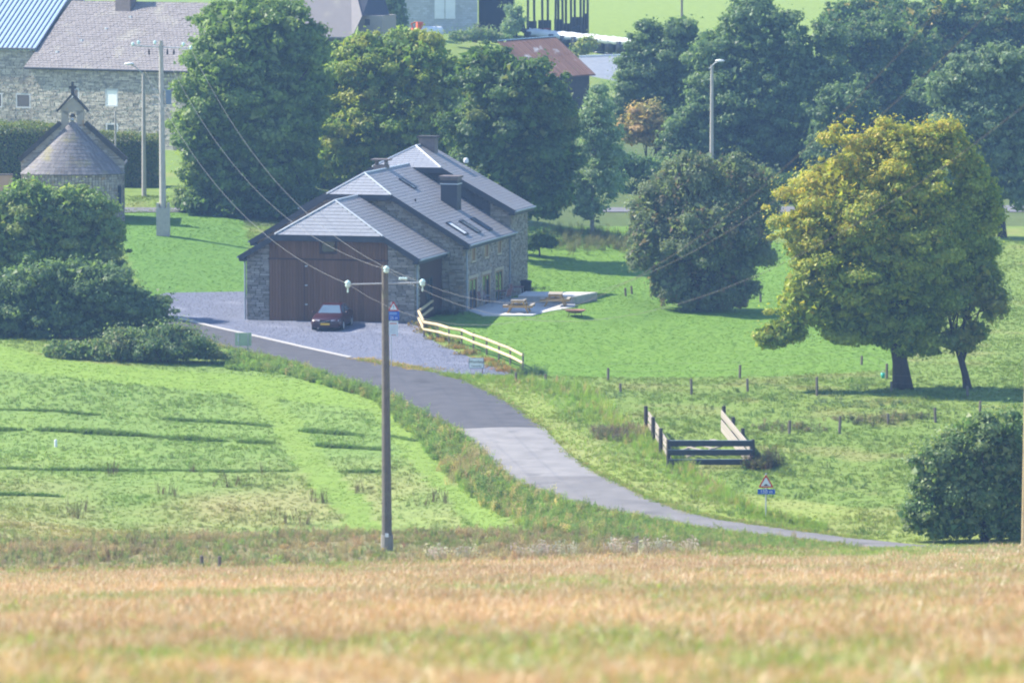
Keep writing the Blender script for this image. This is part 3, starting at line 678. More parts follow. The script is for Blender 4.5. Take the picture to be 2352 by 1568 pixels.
def garden_chair(p, rz, label, grp):
    t = empty('garden_chair', p, rz, label, 'chair', grp)
    for s_ in (-1, 1):
        MB().tube([(s_*.25,-.25,0),(s_*.25,-.22,.44),(s_*.25,.2,.46)], .016, 6).build('leg', MT['chair_m'], t)
        MB().tube([(s_*.25,.28,0),(s_*.25,.18,.46),(s_*.25,.30,.95)], .016, 6).build('leg', MT['chair_m'], t)
        MB().tube([(s_*.27,-.22,.44),(s_*.28,-.2,.66),(s_*.27,.24,.68)], .016, 6).build('armrest', MT['chair_m'], t)
    for i in range(5): MB().box(-.24,.24,-.22+i*.085,-.22+i*.085+.07,.455,.475).build('seat_slat', MT['chair'], t)
    for i in range(5): MB().box(-.24,.24,.20+i*.022,.225+i*.022,.52+i*.09,.595+i*.09).build('back_slat', MT['chair'], t)
    return t
def garden_table(p, rz, label):
    t = empty('garden_table', p, rz, label, 'table')
    for i in range(6): MB().box(-.45+i*.152,-.45+i*.152+.14,-.45,.45,.70,.73).build('table_slat', MT['chair'], t)
    for sx in (-1, 1):
        for sy in (-1, 1): MB().tube([(sx*.46,sy*.38,0),(sx*.36,sy*.38,.70)], .018, 6).build('leg', MT['chair_m'], t)
    return t
def tr(u, v, rz): return hw(U+u, v, 0).xy.to_3d()+Vector((0,0,tz)), -YAW+rz
for u, v, rz, lb in ((.55,8.3,R(80),'metal garden chair with reddish slats before the farmhouse door nearest the garage'),(.60,9.35,R(95),'metal garden chair with reddish slats against the wall between two farmhouse doors'),(1.15,11.35,R(250),'metal garden chair with reddish slats facing the small table at the middle door'),(1.0,14.3,R(80),'metal garden chair with reddish slats before the farmhouse door nearest the bin')):
    garden_chair(*tr(u, v, rz), lb, 'garden chairs along the farmhouse wall')
garden_table(*tr(.75, 12.2, 0), 'small slatted garden table beside the middle farmhouse door')
garden_table(*tr(.80, 15.3, .1), 'small slatted garden table beside the dark rubbish bin')
p, _r = tr(1.1, 16.6, 0); t = empty('rubbish_bin', p, 0, 'dark rubbish bin at the far corner of the farmhouse', 'bin')
MB().lathe([(0,0),(.27,0),(.33,.86),(.35,.88),(.35,.92)], 16).build('bin_body', MT['black'], t, True); MB().lathe([(.365,.90),(.37,.95),(.25,1.02),(0,1.04)], 16).build('lid', MT['black'], t, True)
p = hw(10.6, 5.2, 0); p.z = float(gz(p.x, p.y)); t = empty('garden_ladder', p, R(20), 'grey wooden ladder leaning in the corner of the farmhouse', 'ladder')
for s_ in (-.2, .2): MB().bar((s_,0,0),(s_,.55,2.2),.05,.06).build('rail', MT['post'], t)
for i in range(6): MB().bar((-.2,.1+i*.085,.35+i*.34),(.2,.1+i*.085,.35+i*.34),.04,.04).build('rung', MT['post'], t)
# ------------------------------------------------------------------ car
cp = at(747, 762); cp2 = at(770, 751)
CY = R(8)
car = empty('parked_car', cp, -CY, 'dark red saloon car parked on the gravel before the plank garage', 'car')
# local frame: y from front bumper (0) back to 4.7, x across, z up
ST = [  # y, half width at sill, half width at belt, z bottom, z belt, z top(deck), half width deck
    (0.00,.60,.62,.34,.55,.58,.55),(0.08,.76,.78,.24,.58,.66,.68),(0.35,.85,.86,.20,.62,.76,.72),(1.15,.88,.87,.18,.78,.90,.74),(1.45,.88,.87,.18,.82,.94,.74),
    (2.2,.88,.88,.18,.86,.94,.76),(3.0,.88,.88,.18,.89,.95,.76),(3.75,.88,.87,.18,.90,.99,.74),(4.35,.86,.84,.22,.88,.97,.70),(4.62,.78,.76,.28,.80,.90,.62),(4.72,.66,.64,.38,.66,.74,.54)]
mb = MB(); n = 10
for y, ws, wb, zb, zl, zt_, wd in ST:
    half = [(0,zb),(ws*.8,zb),(ws,zb+.10),(wb+.015,(zb+zl)/2+.06),(wb,zl),(wd,zt_),(0,zt_+.02)]
    ring = [(x, y, z) for x, z in half]+[(-x, y, z) for x, z in half[-2:0:-1]]
    mb.v += ring; k_ = len(ring)
for i in range(len(ST)-1):
    for j in range(k_):
        a = i*k_+j; b_ = i*k_+(j+1) % k_; mb.f.append((a, a+k_, b_+k_, b_)); mb.t.append(.5)
mb.f += [tuple(range(k_)), tuple((len(ST)-1)*k_+j for j in range(k_))[::-1]]; mb.t += [.5, .5]
body = mb.build('body', MT['carpaint'], car, True)
# cabin
def ringc(y, z, w): return [(-w, y, z), (w, y, z)]
cab = MB()
low = [(-.72,1.35,.93),(.72,1.35,.93),(.75,2.4,.94),(.74,4.0,.98),(-.74,4.0,.98),(-.75,2.4,.94)]
top = [(-.52,2.05,1.36),(.52,2.05,1.36),(.56,2.45,1.40),(.53,3.35,1.37),(-.53,3.35,1.37),(-.56,2.45,1.40)]
cab.add(low+top, [(0,1,7,6),(1,2,8,7),(2,3,9,8),(3,4,10,9),(4,5,11,10),(5,0,6,11),(6,7,8,11),(11,8,9,10)])
cab.build('cabin', MT['carpaint'], car)
def inset(q, k, off):
    q = [Vector(p) for p in q]; c_ = sum(q, Vector())/len(q); n_ = (q[1]-q[0]).cross(q[2]-q[0]).normalized()
    return [c_+(p-c_)*k+n_*off for p in q]
def glasspane(name, q, k=.88, off=.006):
    m_ = MB(); m_.prism(inset(q, k, off-.02), (Vector(q[1])-Vector(q[0])).cross(Vector(q[2])-Vector(q[0])).normalized()*.02); return m_.build(name, MT['carglass'], car)
MT['carglass'] = M('car glass', (.10,.15,.20), (.08,.12,.17), rough=.08, spec=1.0)
glasspane('windscreen', [low[0],low[1],top[1],top[0]], .90)
glasspane('rear_window', [low[3],low[4],top[4],top[3]])
for a, b_, c_, d_ in ((low[1],low[2],top[2],top[1]),(low[2],low[3],top[3],top[2])): glasspane('side_window', [a,b_,c_,d_], .84)
for a, b_, c_, d_ in ((low[5],low[0],top[0],top[5]),(low[4],low[5],top[5],top[4])): glasspane('side_window', [a,b_,c_,d_], .84)
MB().box(-.30,.30,-.015,.10,.50,.655).build('grille', MT['black'], body); MB().bar((-.26,-.025,.52),(.26,-.025,.64),.02,.025,up=(0,1,0)).build('grille_bar', MT['steel'], body)
for s_ in (-1, 1):
    h_ = MB(); q = [(s_*.33,-.005,.50),(s_*.70,.05,.50),(s_*.76,.10,.655),(s_*.33,.03,.665)]
    h_.prism(q if s_ > 0 else q[::-1], (0,.12,.0)).build('headlight', MT['lamp'], car)
    MB().box(min(s_*.52,s_*.68),max(s_*.52,s_*.68),.0,.1,.29,.36).build('fog_light', MT['lamp'], car)
    MB().lathe([(0,-.05),(.07,-.045),(.09,0),(.07,.045),(0,.05)], 10, (s_*.96,1.62,.99)).build('mirror', MT['carpaint'], car, True)
    MB().bar((s_*.80,1.62,.94),(s_*.95,1.62,.98),.05,.04).build('mirror_arm', MT['black'], car)
    for y in (.95, 3.62):
        w_ = MB().tube([(s_*.66,y,.31),(s_*.885,y,.31)], .315, 22).build('wheel', MT['rubber'], car)
        MB().tube([(s_*.80,y,.31),(s_*.897,y,.31)], .20, 16).build('rim', MT['steel'], w_)
    MB().box(min(s_*.5,s_*.78),max(s_*.5,s_*.78),4.60,4.74,.62,.82).build('tail_light', MT['sign_red'], car)
MB().box(-.74,.74,-.06,.14,.26,.44).build('bumper', MT['bumper'] if 'bumper' in MT else MT.setdefault('bumper', M('dark bumper', (.055,.02,.028), (.045,.017,.024), rough=.45)), car)
MB().box(-.26,.26,-.075,-.058,.385,.495).build('number_plate', MT['plate_y'], car)
MB().box(-.78,.78,4.64,4.78,.30,.50).build('bumper', MT['bumper'], car)

# ------------------------------------------------------------------ lettering
def text_part(txt, size, parent, loc, rot, mat, depth=.003, align='CENTER'):
    cu = bpy.data.curves.new('lettering', 'FONT'); cu.body = txt; cu.size = size; cu.extrude = depth; cu.align_x = align; cu.align_y = 'CENTER'
    o = bpy.data.objects.new('lettering_curve', cu); sc.collection.objects.link(o); bpy.context.view_layer.update()
    dg = bpy.context.evaluated_depsgraph_get(); me = bpy.data.meshes.new_from_object(o.evaluated_get(dg)); bpy.data.objects.remove(o)
    me.materials.clear(); me.materials.append(mat); q = addobj('lettering', me, parent); q.location = loc; q.rotation_euler = rot; return q
FR = (math.pi/2, 0, 0)
def tri(w, y, t, mb=None):
    h = w*.866; mb = mb or MB(); r = w*.06
    pts = [(-w/2+r,0),(w/2-r,0),(w/2-r*.3,r*.9),(r*.7,h-r*.6),(-r*.7,h-r*.6),(-w/2+r*.3,r*.9)]
    return mb.prism([(p[0], y, p[1]) for p in pts], (0, t, 0))
# warning sign by the gravel yard, behind the pole
p = at(898, 842); sY = p.y; k = p.y/F
t = empty('warning_sign', p, R(3), 'warning triangle over two blue plates and a white notice on one post by the yard', 'road sign')
zt = lambda py: (P(900, py, sY).z - p.z)
MB().tube([(.02,.03,-.3),(.02,.03,zt(693))], .03, 8).build('post', MT['steel'], t)
xo = (904-898)*k
f_ = tri(.60, 0, .02); o = f_.build('sign_panel', MT['sign_red'], t); o.location = (xo, -.03, zt(714))
q = tri(.39, -.004, .01).build('sign_face', MT['sign_white'], o); q.location = (0, 0, .062); MB().box(-.012,.012,-.008,.0,.12,.31).build('symbol', MT['black'], o)
for a, b_ in ((715,724.5),(725,735)):
    o = MB().box(-.30,.30,0,.02,zt(b_),zt(a)).build('sign_plate', MT['sign_blue'], t); o.location = (xo+.02, -.03, 0)
text_part('25 m', .20, t, (xo+.02, -.034, zt(730)), FR, MT['sign_white'])
MB().box(-.24,.16,0,.004,zt(722.5),zt(717)).build('symbol', M('pale blue band', (.25,.38,.70), (.22,.34,.64)), t).location = (xo+.02, -.034, 0)
o = MB().box(-.25,.25,0,.02,zt(772),zt(737.5)).build('notice', MT['sign_white'], t); o.location = (xo, -.03, 0)
pk = M('faded red print', (.72,.30,.26), (.66,.26,.22))
MB().box(-.20,.18,-.004,0,zt(744),zt(741)).build('print_line', pk, o); MB().box(-.12,.14,-.004,0,zt(770),zt(768.2)).build('print_line', pk, o)
for a, b_, c_ in ((-.16,752,.05),(-.08,756,.07),(.02,750,.03),(.05,757,.06),(.02,764,.03),(-.14,760,.05)): MB().bar((a,-.004,zt(b_+2)),(a+c_,-.004,zt(b_-2)),.004,.035,up=(0,1,0)).build('print_mark', MT['sign_ink'] if 'sign_ink' in MT else MT.setdefault('sign_ink', M('blue grey ink', (.16,.22,.34), (.13,.19,.30))), o)
# speed hump sign in the pasture
p = at(1759, 1190); k = p.y/F; sY = p.y; zt = lambda py: (P(1759, py, sY).z - p.z)
t = empty('warning_sign', p, R(-2), 'road hump warning triangle over a blue 150 m plate standing in the pasture', 'road sign')
MB().tube([(0,.03,-.3),(0,.03,zt(1086))], .032, 8).build('post', MT['steel'], t)
o = tri(.64, 0, .02).build('sign_panel', MT['sign_red'], t); o.location = (0, -.03, zt(1119))
tri(.44, -.004, .01).build('sign_face', MT['sign_white'], o).location = (0, 0, .06)
hp = [(-.14,.085),(-.085,.10),(-.05,.14),(0,.155),(.05,.14),(.085,.10),(.14,.085)]
MB().prism([(a, -.008, b_) for a, b_ in hp], (0,.006,0)).build('symbol', MT['black'], o)
o = MB().box(-.37,.37,0,.02,zt(1134),zt(1123)).build('sign_plate', MT['sign_blue'], t); o.location = (.02, -.03, 0)
text_part('150 m', .21, t, (.02, -.034, zt(1128.5)), FR, MT['sign_white'])
# place name sign
p = at(1094, 858); k = p.y/F; sY = p.y; zt = lambda py: (P(1094, py, sY).z - p.z)
t = empty('place_sign', p, R(2), 'white village name sign reading Wembay on two posts at the gravel edge', 'sign')
for x in (-.33, .33): MB().tube([(x,.03,-.3),(x,.03,zt(826))], .028, 8).build('post', MT['post'] if x > 0 else MT['steel'], t)
pw = 35*k/2
o = MB().box(-pw,pw,0,.04,zt(846),zt(821.5)).build('sign_panel', MT['sign_white'], t); o.location = (0,-.03,0)
fz = MB()
for a in ((-pw,pw,zt(846),zt(846)+.03),(-pw,pw,zt(821.5)-.03,zt(821.5)),(-pw,-pw+.03,zt(846)+.03,zt(821.5)-.03),(pw-.03,pw,zt(846)+.03,zt(821.5)-.03)): fz.box(a[0],a[1],-.006,0,a[2],a[3])
fz.build('border', MT['sign_ink'], o)
text_part('Wembay', .21, o, (0,-.006,zt(830.5)), FR, MT['black']); text_part('Tenneville', .135, o, (0,-.006,zt(840.5)), FR, MT['black'])
# back of the sign at the other end of the lane
p = at(559, 812); k = p.y/F; sY = p.y; zt = lambda py: (P(559, py, sY).z - p.z)
t = empty('place_sign', p, R(-4), 'pale green back of a place name sign on two posts by the verge', 'sign')
o = MB().box(-19*k,19*k,-.02,.02,zt(794),zt(764)).build('sign_panel', MT['sign_green'], t)
for x in (-11*k, 11*k): MB().tube([(x,-.045,-.2),(x,-.045,zt(766))], .025, 8).build('post', MT['steel'], t)
MB().box(-13*k,-10*k,-.06,-.021,zt(784),zt(770)).build('bracket', MT['sign_white'], o)

# ------------------------------------------------------------------ poles and wires
def pole(name, base, top_h, rb, rt, label, mat, cat='utility pole', lean=(0,0), n=12):
    t = empty(name, base, 0, label, cat)
    MB().tube([(0,0,-.6),(lean[0]*.5,lean[1]*.5,top_h*.5),(lean[0],lean[1],top_h)], [rb,(rb+rt)/2,rt], n).build('shaft', mat, t)
    return t
def insulator(parent, p, s=1.0):
    return MB().lathe([(0,-.12*s),(.05*s,-.11*s),(.09*s,-.04*s),(.06*s,-.01*s),(.10*s,.03*s),(.07*s,.08*s),(.03*s,.11*s),(0,.12*s)], 10, p).build('insulator', MT['porcelain'], parent, True)
pA = at(889, 1264); YP = pA.y; kA = YP/F
hA = P(886, 611, YP).z-pA.z
poleA = pole('utility_pole', pA, hA, .205, .12, 'weathered concrete pole with glass insulators standing at the stubble field edge', MT['conc_pole'], lean=(-.06,0))
MB().tube([(0,0,-.05),(0,0,.62)], [.245,.24], 12).build('foot', M('foot concrete', (.27,.25,.22), (.21,.195,.175)), poleA)
MB().box(-.07,.07,-.262,-.235,.56,.70).build('tag', MT['white'], poleA)
xA = lambda px, py: ((px-889)*kA, 0, P(px, py, YP).z-pA.z)
MB().tube([xA(800,653), xA(972,649)], .028, 8).build('crossarm', MT['steel'], poleA)
insA = {}
for nm, px, py in (('L',800,652),('T',889,618),('R',972,649)):
    q = xA(px, py); q = (q[0], -.16 if nm == 'T' else -.03, q[2]); insulator(poleA, q, 1.25)
    if nm != 'T': MB().lathe([(.02,-.34),(.03,-.30),(.025,-.12),(0,-.1)], 8, q).build('pin', MT['porcelain'], poleA)
    insA[nm] = Vector(q)+pA
# pole beside the chapel lawn
pB = at(375, 541); kB = pB.y/F; zB = lambda py: P(375, py, pB.y).z-pB.z
poleB = pole('utility_pole', pB, zB(94), .23, .13, 'tall pale concrete pole with crossarm on the lawn by the chapel', MT['conc_pale'], lean=(-.08,0))
MB().box(-.42,.42,-.26,.26,-.5,zB(468)-.25).build('foot_block', MT['conc_pale'], poleB)
for s_ in (-1, 1): MB().box(s_*.33-.08,s_*.33+.08,-.2,.2,zB(520),zB(466)).build('foot_post', MT['conc_pale'], poleB)
xB = lambda px, py: ((px-373)*kB-.06, 0, zB(py))
MB().tube([xB(307,105), xB(442,112)], .035, 8).build('crossarm', MT['steel'], poleB)
insB = []
for px, py in ((308,102),(321,98),(359,98),(424,102),(441,110)): q = xB(px, py); insulator(poleB, (q[0],-.05,q[2]), 1.1)
for px in (345, 387, 402): q = xB(px, 117); MB().lathe([(0,-.28),(.06,-.2),(.05,0),(.02,.12)], 8, q).build('hanging_insulator', MT['black'], poleB)
for nm, px, py in (('L',308,104),('T',380,121),('R',441,112)): q = xB(px, py); insB.append(Vector(q)+pB)
bx = MB()
for py in (205,222,240): bx.bar(xB(352,py), xB(384,py+2), .06, .06)
bx.build('bracket', MT['steel'], poleB)
MB().box(.22,.55,-.15,.15,zB(240),zB(207)).build('junction_box', M('grey blue box', (.22,.27,.36), (.18,.22,.30)), poleB)
def sag(a, b_, s_, n=26): return [a.lerp(b_, i/n)-Vector((0,0,4*s_*(i/n)*(1-i/n))) for i in range(n+1)]
WN = {'L': 'crossarm end nearer the car', 'T': 'top insulator', 'R': 'crossarm end nearer the fence'}
wgrp = 'wires between the chapel pole and the field pole'
def wire(pts, r, label, grp):
    o = empty('overhead_wire', pts[0], 0, label, 'wire', grp); m_ = MB(); m_.tube([p_-pts[0] for p_ in pts], r, 5)
    ob = m_.build('strand', MT['rod'], o); return o
for a, nm in zip(insB, ('L','T','R')): wire(sag(a, insA[nm], 2.4), .0075, 'wire from chapel lawn pole to '+WN[nm]+' of field pole', wgrp)
ends = [Vector((17.2,80,41.6)), Vector((20.6,80,38.3)), Vector((17.4,80,38.8))]
for a, nm, s_ in zip(ends, ('L','T','R'), (8.4,7.74,6.4)): wire(sag(insA[nm], a, s_), .005, 'wire sagging uphill from '+WN[nm]+' of field pole', 'wires leading uphill from the field pole')
m_ = MB()
for dx in (0, .10, .2): m_.lathe([(0,-.05),(.06,-.03),(.07,.03),(0,.06)], 8, (dx-.1, 0, .03*math.sin(dx*30)))
o = m_.build('wire_insulator', MT['porcelain']); o.location = P(926, 640, YP-3); tag(o, 'small pale glass strain insulator hanging on the wire right of the pole head', 'insulator')
# far support for the wires: a pole out of frame uphill
pe = Vector((18.6,80,41.6)); g_ = float(gz(pe.x, pe.y))
ep = pole('utility_pole', Vector((pe.x, pe.y, g_)), pe.z-g_+.3, .2, .13, 'concrete pole carrying the wires in the stubble field', MT['conc_pole'])
for e_ in ends: MB().tube([(0,0,e_.z-ep.location.z), e_-ep.location], .03, 6).build('crossarm', MT['steel'], ep)
# right edge pole
pR = P(2356, 1270, 205); pR.z = float(gz(pR.x, pR.y))
pole('utility_pole', pR, 16.5, .20, .15, 'tall ochre pole rising from the field edge by the willow bush', M('ochre timber pole', (.40,.31,.15), (.28,.21,.11), ns=4), lean=(.12,0))
# lamp posts
def streetlamp(base, top_py, px, arm, label, two=False):
    k_ = base.y/F; z_ = lambda py: P(px, py, base.y).z-base.z
    t = pole('street_lamp', base, z_(top_py), .17, .10, label, MT['conc_pale'], 'street lamp')
    a = [(arm[0][0]*k_, 0, z_(arm[0][1])), ((arm[0][0]+arm[1][0])/2*k_, -.1, (z_(arm[0][1])+z_(arm[1][1]))/2+.1), (arm[1][0]*k_, -.2, z_(arm[1][1]))]
    MB().tube(a, .035, 6).build('arm', MT['steel'], t)
    h_ = MB(); d = 1 if arm[1][0] > 0 else -1; q = a[2]
    h_.lathe([(0,-.10),(.16,-.07),(.20,0),(.14,.10),(0,.14)], 12, (0,0,0)); o = h_.build('lamp_head', MT['white'], t, True); o.location = q; o.scale = (1.8,1,.8); return t
streetlamp(at(331, 452), 168, 328, ((-3,168),(-32,147)), 'concrete street lamp pole with short arm before the farm wall')
lb = at(1634, 480); streetlamp(lb, 150, 1634, ((-6,158),(18,140)), 'slim street lamp rising behind the reddish hawthorn tree')
tp_ = at(266, 440); t = empty('thin_post', tp_, 0, 'slender grey post standing behind the chapel roof', 'post')
MB().tube([(0,0,-.3),(0,0,P(265,255,tp_.y).z-tp_.z)], .07, 8).build('shaft', MT['conc_pale'], t)
fp = P(1566, 60, 505); fp.z = float(gz(fp.x, fp.y)); pole('field_pole', fp, 6, .12, .09, 'thin pole standing in the bright far meadow', MT['post'])

# ------------------------------------------------------------------ rail fence by the yard
pts = [(240,828,910),(105,888,1015),(155,985,1125),(292,1008,1150),(403,1052,1185),(530,1100,1205),(647,1148,1255),(778,1198,1300),(900,1238,1350),(1012,1285,1395),(1138,1325,1462)]
W_ = []
for x, y0, y1 in pts:
    px, py = z3(x, y1); W_.append(at(px, py))
fen = empty('rail_fence', W_[1], 0, 'fresh pale timber rail fence between gravel yard and lawn', 'fence')
L_ = [w-W_[1] for w in W_]
for w in L_: MB().tube([(w.x,w.y,w.z-.3),(w.x,w.y,w.z+.98)], .055, 8).build('post', MT['post'], fen)
for i in range(len(L_)-1):
    for h_ in (.46, .86):
        a = L_[i]+Vector((0,-.075,h_)); b_ = L_[i+1]+Vector((0,-.075,h_))
        o = MB().tube([a, b_+Vector((0,0,random.uniform(-.02,.02)))], random.uniform(.068,.082), 8).build('rail', MT['wood_new'], fen)
# ------------------------------------------------------------------ cattle pen
pen = at(*zp(500, 790)); pe0 = empty('cattle_pen', pen, 0, 'small cattle pen of dark and bleached boards in the pasture', 'pen')
def pp(x, y): px, py = zp(x, y); return px, py
fl = at(*zp(490, 800)); frr = at(*zp(1630, 800)); bl = at(*zp(185, 330)); br = at(*zp(1240, 330))
loc = lambda v: v-pen
hz = lambda w, y: P(*zp(0, y), w.y).z - w.z
for z_, th in ((1.12,.26),(.70,.25),(.26,.24)):
    a = loc(fl)+Vector((0,-.08,z_)); b_ = loc(frr)+Vector((0,-.08,z_)); MB().bar(a, b_, .05, th).build('board', MT['board_blue'], pe0)
    MB().bar(a+Vector((0,0,th/2+.012)), b_+Vector((0,0,th/2+.012)), .075, .022).build('board_capping', M('blue grey capping', (.30,.36,.42), (.24,.29,.35)), pe0)
for A_, B_, n_, ins in ((fl, bl, 4, .06), (frr, br, 4, -.06)):
    for i in range(n_):
        w = A_.lerp(B_, i/(n_-1)); w.z = float(gz(w.x, w.y)); q = loc(w); MB().tube([(q.x,q.y,q.z-.3),(q.x,q.y,q.z+1.3)], .10, 8).build('post', MT['dark'], pe0)
    for z_ in ((.92,.66,.36) if A_ is fl else (.98,.80,.50,.32,.12)):
        a = loc(A_)+Vector((ins*2,0,z_)); b_ = loc(B_)+Vector((ins*2,0,z_+.05)); MB().bar(a, b_, .05, .16).build('board', MT['board_pale'], pe0)
pa = at(*zp(930, 640)); t = empty('pallet', pa, R(25), 'bleached wooden pallet propped inside the cattle pen', 'pallet')
for i in range(6): MB().box(-1.1+i*.4,-1.1+i*.4+.18,-.9,.9,.12+.10*i,.15+.10*i).build('slat', MT['board_pale'], t)
for y in (-.8, .75): MB().bar((-1.15,y,.08),(1.15,y,.62),.08,.08).build('bearer', MT['board_pale'], t)
# ------------------------------------------------------------------ wire fences: posts with strands
def wire_fence(label, conv, L, strands=(.45,.85)):
    ws = [(at(*conv(x, yb)), (yb-yt)) for x, yt, yb in L]
    s_ = 2352/3888/(1.481 if conv is z6 else 1.742 if conv is z8 else 2.613 if conv is z3 else 1.4257)
    o = empty('wire_fence', ws[0][0], 0, label, 'fence')
    prev = None
    for w, hp_ in ws:
        h_ = max(.5, hp_*s_*w.y/F); q = w-ws[0][0]; lx = random.uniform(-.06,.06)
        MB().tube([(q.x,q.y,q.z-.3),(q.x+lx,q.y,q.z+h_)], .07, 7).build('post', MT['post'], o)
        if prev:
            for z_ in strands: MB().tube([prev+Vector((0,0,z_)), q+Vector((0,0,z_))], .004, 4).build('strand', MT['rod'], o)
        prev = q
wire_fence('weathered posts with wire along the lower edge of the mown lawn', z6, [(12,142,212),(753,125,202),(1437,78,126),(1580,118,204)])
wire_fence('weathered posts with wire along the bare cattle path', z6, [(84,230,286),(483,203,291),(798,202,276),(1188,192,300),(1605,218,276),(2035,255,300)])
wire_fence('weathered posts with wire from the cattle pen towards the willow bush', z6, [(1030,438,516),(1312,412,512),(1590,398,462),(1855,365,452),(2103,328,392)])
wire_fence('short posts in the grass beside the village name sign', z8, [(1148,208,260),(1345,226,272)])
wire_fence('two short posts on the lawn before the reddish hawthorn', z3, [(2160,662,716),(2222,640,697)])
wire_fence('pair of dark posts under the reddish hawthorn', z5, [(295,1068,1122),(838,1085,1136)])
wire_fence('short dark posts in the dry weeds below the mown field', zc(0,1250,1.651), [(300,1460,1530),(1265,1430,1500)] if False else [(1265,1430,1500),(1375,1440,1505)])
p = at(2028, 868); t = empty('mineral_bucket', p, 0, 'small turquoise bucket at the foot of a post under the autumn tree', 'bucket')
MB().lathe([(0,0),(.09,0),(.12,.28),(.10,.28)], 12).build('bucket_body', M('turquoise plastic', (.06,.48,.38), (.05,.42,.33), rough=.4), t, True); MB().tube([(-.11,0,.27),(0,0,.42),(.11,0,.27)], .012, 5).build('handle', MT['steel'], t)
p = at(128, 1026); t = empty('marker_post', p, 0, 'short white marker post in the mown meadow', 'post')
MB().tube([(0,0,-.2),(0,0,.30)], .075, 10).build('shaft', MT['white'], t); MB().lathe([(.075,.30),(.05,.36),(0,.38)], 10).build('cap', MT['white'], t)
# ------------------------------------------------------------------ chapel
cb = P(168, 515, 336); cb.z = float(gz(cb.x, cb.y)); kc = cb.y/F
ch = empty('stone_chapel', cb, R(2), 'small round-ended stone chapel with slate roof and open bellcote', 'chapel')
zc_ = lambda py: P(168, py, 336).z-cb.z
xw = lambda px: (px-168)*kc
RA = 3.15; ze_ = zc_(397); za = zc_(276); DEP = 1.7; NS = 22      # shallow apse in front of the gable wall
def arc(r, d, n=NS): return [(-r*math.cos(math.pi*i/n), -d*math.sin(math.pi*i/n)) for i in range(n+1)]
ap = MB(); a1 = arc(RA, DEP)
ap.prism([(x, y, -1) for x, y in a1], (0, 0, ze_+1)); apw = ap.build('apse_wall', MT['mortar_p'], ch)
st = MB(); z = -.6; r_ = 0
while z < ze_-.05:
    h_ = random.uniform(.12,.22); 
    for i in range(NS):
        for q in (0, 1):
            (xa, ya), (xb, yb) = a1[i], a1[i+1]
            f0, f1 = q*.5, q*.5+.5
            A = Vector((xa+(xb-xa)*f0, ya+(yb-ya)*f0, 0)); B = Vector((xa+(xb-xa)*f1, ya+(yb-ya)*f1, 0)); L = (B-A).length
            if L < .03: continue
            e = (B-A)/L; n_ = Vector((e.y, -e.x, 0))
            plane_pieces(st, A+Vector((0,0,z)), e, ez, n_, [(.01, L-.01, .012, min(h_, ze_-z)-.012)], .02, .08)
    z += h_
st.build('stone_facing', MT['stone_c'], apw, kind='stuff')
# fan of slates on the half cone
a2 = arc(RA+.22, DEP+.22); sl_ = MB(); NR = 15
rd = MB(); 
for i in range(NS):
    rd.add([(a2[i][0],a2[i][1],ze_-.06),(a2[i+1][0],a2[i+1][1],ze_-.06),(0,.05,za-.45)], [(0,1,2)])
    for r_ in range(NR):
        f0, f1 = r_/NR, (r_+1)/NR; m_ = 2 if f0 < .55 else 1
        for q in range(m_):
            g0, g1 = (q/m_), ((q+1)/m_); off = (.25 if r_ % 2 else 0)*(1/m_)
            def pt(f, g, up):
                g = min(max(g, 0), 1); x = a2[i][0]+(a2[i+1][0]-a2[i][0])*g; y = a2[i][1]+(a2[i+1][1]-a2[i][1])*g
                fl_ = f+.10*f*(1-f)*0
                zz = ze_-.04+(za-ze_+.04)*(f*.95+.05*f*f) 
                return (x*(1-f), y*(1-f)+.05*f, zz+up)
            lo = [pt(f0,g0,-.01),pt(f0,g1,-.01),pt(min(f1+.01,1),g1,0),pt(min(f1+.01,1),g0,0)]; hi = [pt(f0,g0+.01,.035),pt(f0,g1-.01,.035),pt(min(f1+.01,1),g1-.01,.015),pt(min(f1+.01,1),g0+.01,.015)]
            sl_.hexa(lo, hi, random.random())
rf = rd.build('roof', MT['slate_dk'], ch); sl_.build('slate_courses', MT['slate_moss'], rf, kind='stuff')
MB().tube([(0,-.05,za-.02),(0,.0,za+.12)], [.16,.05], 8).build('roof_cap', MT['zinc'], rf)
# gable wall with raised coping and bellcote
gl, gr = xw(50), xw(286); zg = zc_(368); bl_, br_ = xw(140), xw(197); zb_ = zc_(286)
gp = [(gl,-1),(gr,-1),(gr,zg),(br_,zb_),(bl_,zb_),(gl,zg)]
gwll = MB().prism([(x, .05, z) for x, z in gp], (0,.55,0)).build('gable_wall', MT['mortar_p'], ch)
st = MB(); plane_pieces(st, (0,.05,0), ex, ez, (0,-1,0), rows_fill(gp, stone_rows, stone_len, gap=.012), .02, .04); st.build('stone_facing', MT['stone_c'], gwll, kind='stuff')
cpg = MB(); cpg.bar((gl-.12,.3,zg+.02),(bl_,.3,zb_+.10),.85,.30); cpg.build('coping', MT['dark'], gwll); MB().bar((br_,.3,zb_+.10),(gr+.12,.3,zg+.02),.85,.30).build('coping', MT['dark'], gwll)
bc = MB(); zt_ = zc_(255); zp_ = zc_(219); xm = (bl_+br_)/2; ow = .28
bc.box(bl_+.06,xm-ow,.1,.55,zb_-.2,zt_).box(xm+ow,br_-.06,.1,.55,zb_-.2,zt_)
ar = [(xm+ow*math.cos(math.pi*i/8), zc_(266)+ow*1.0*math.sin(math.pi*i/8)) for i in range(9)]
bc.prism([(xm+ow,.1,zc_(266))]+[(x,.1,z) for x, z in ar[1:-1]]+[(xm-ow,.1,zc_(266)),(bl_+.065,.1,zt_-.003),(bl_+.065,.1,zt_+.25),(xm,.1,zp_-.15),(br_-.065,.1,zt_+.25),(br_-.065,.1,zt_-.003)], (0,.449,0))
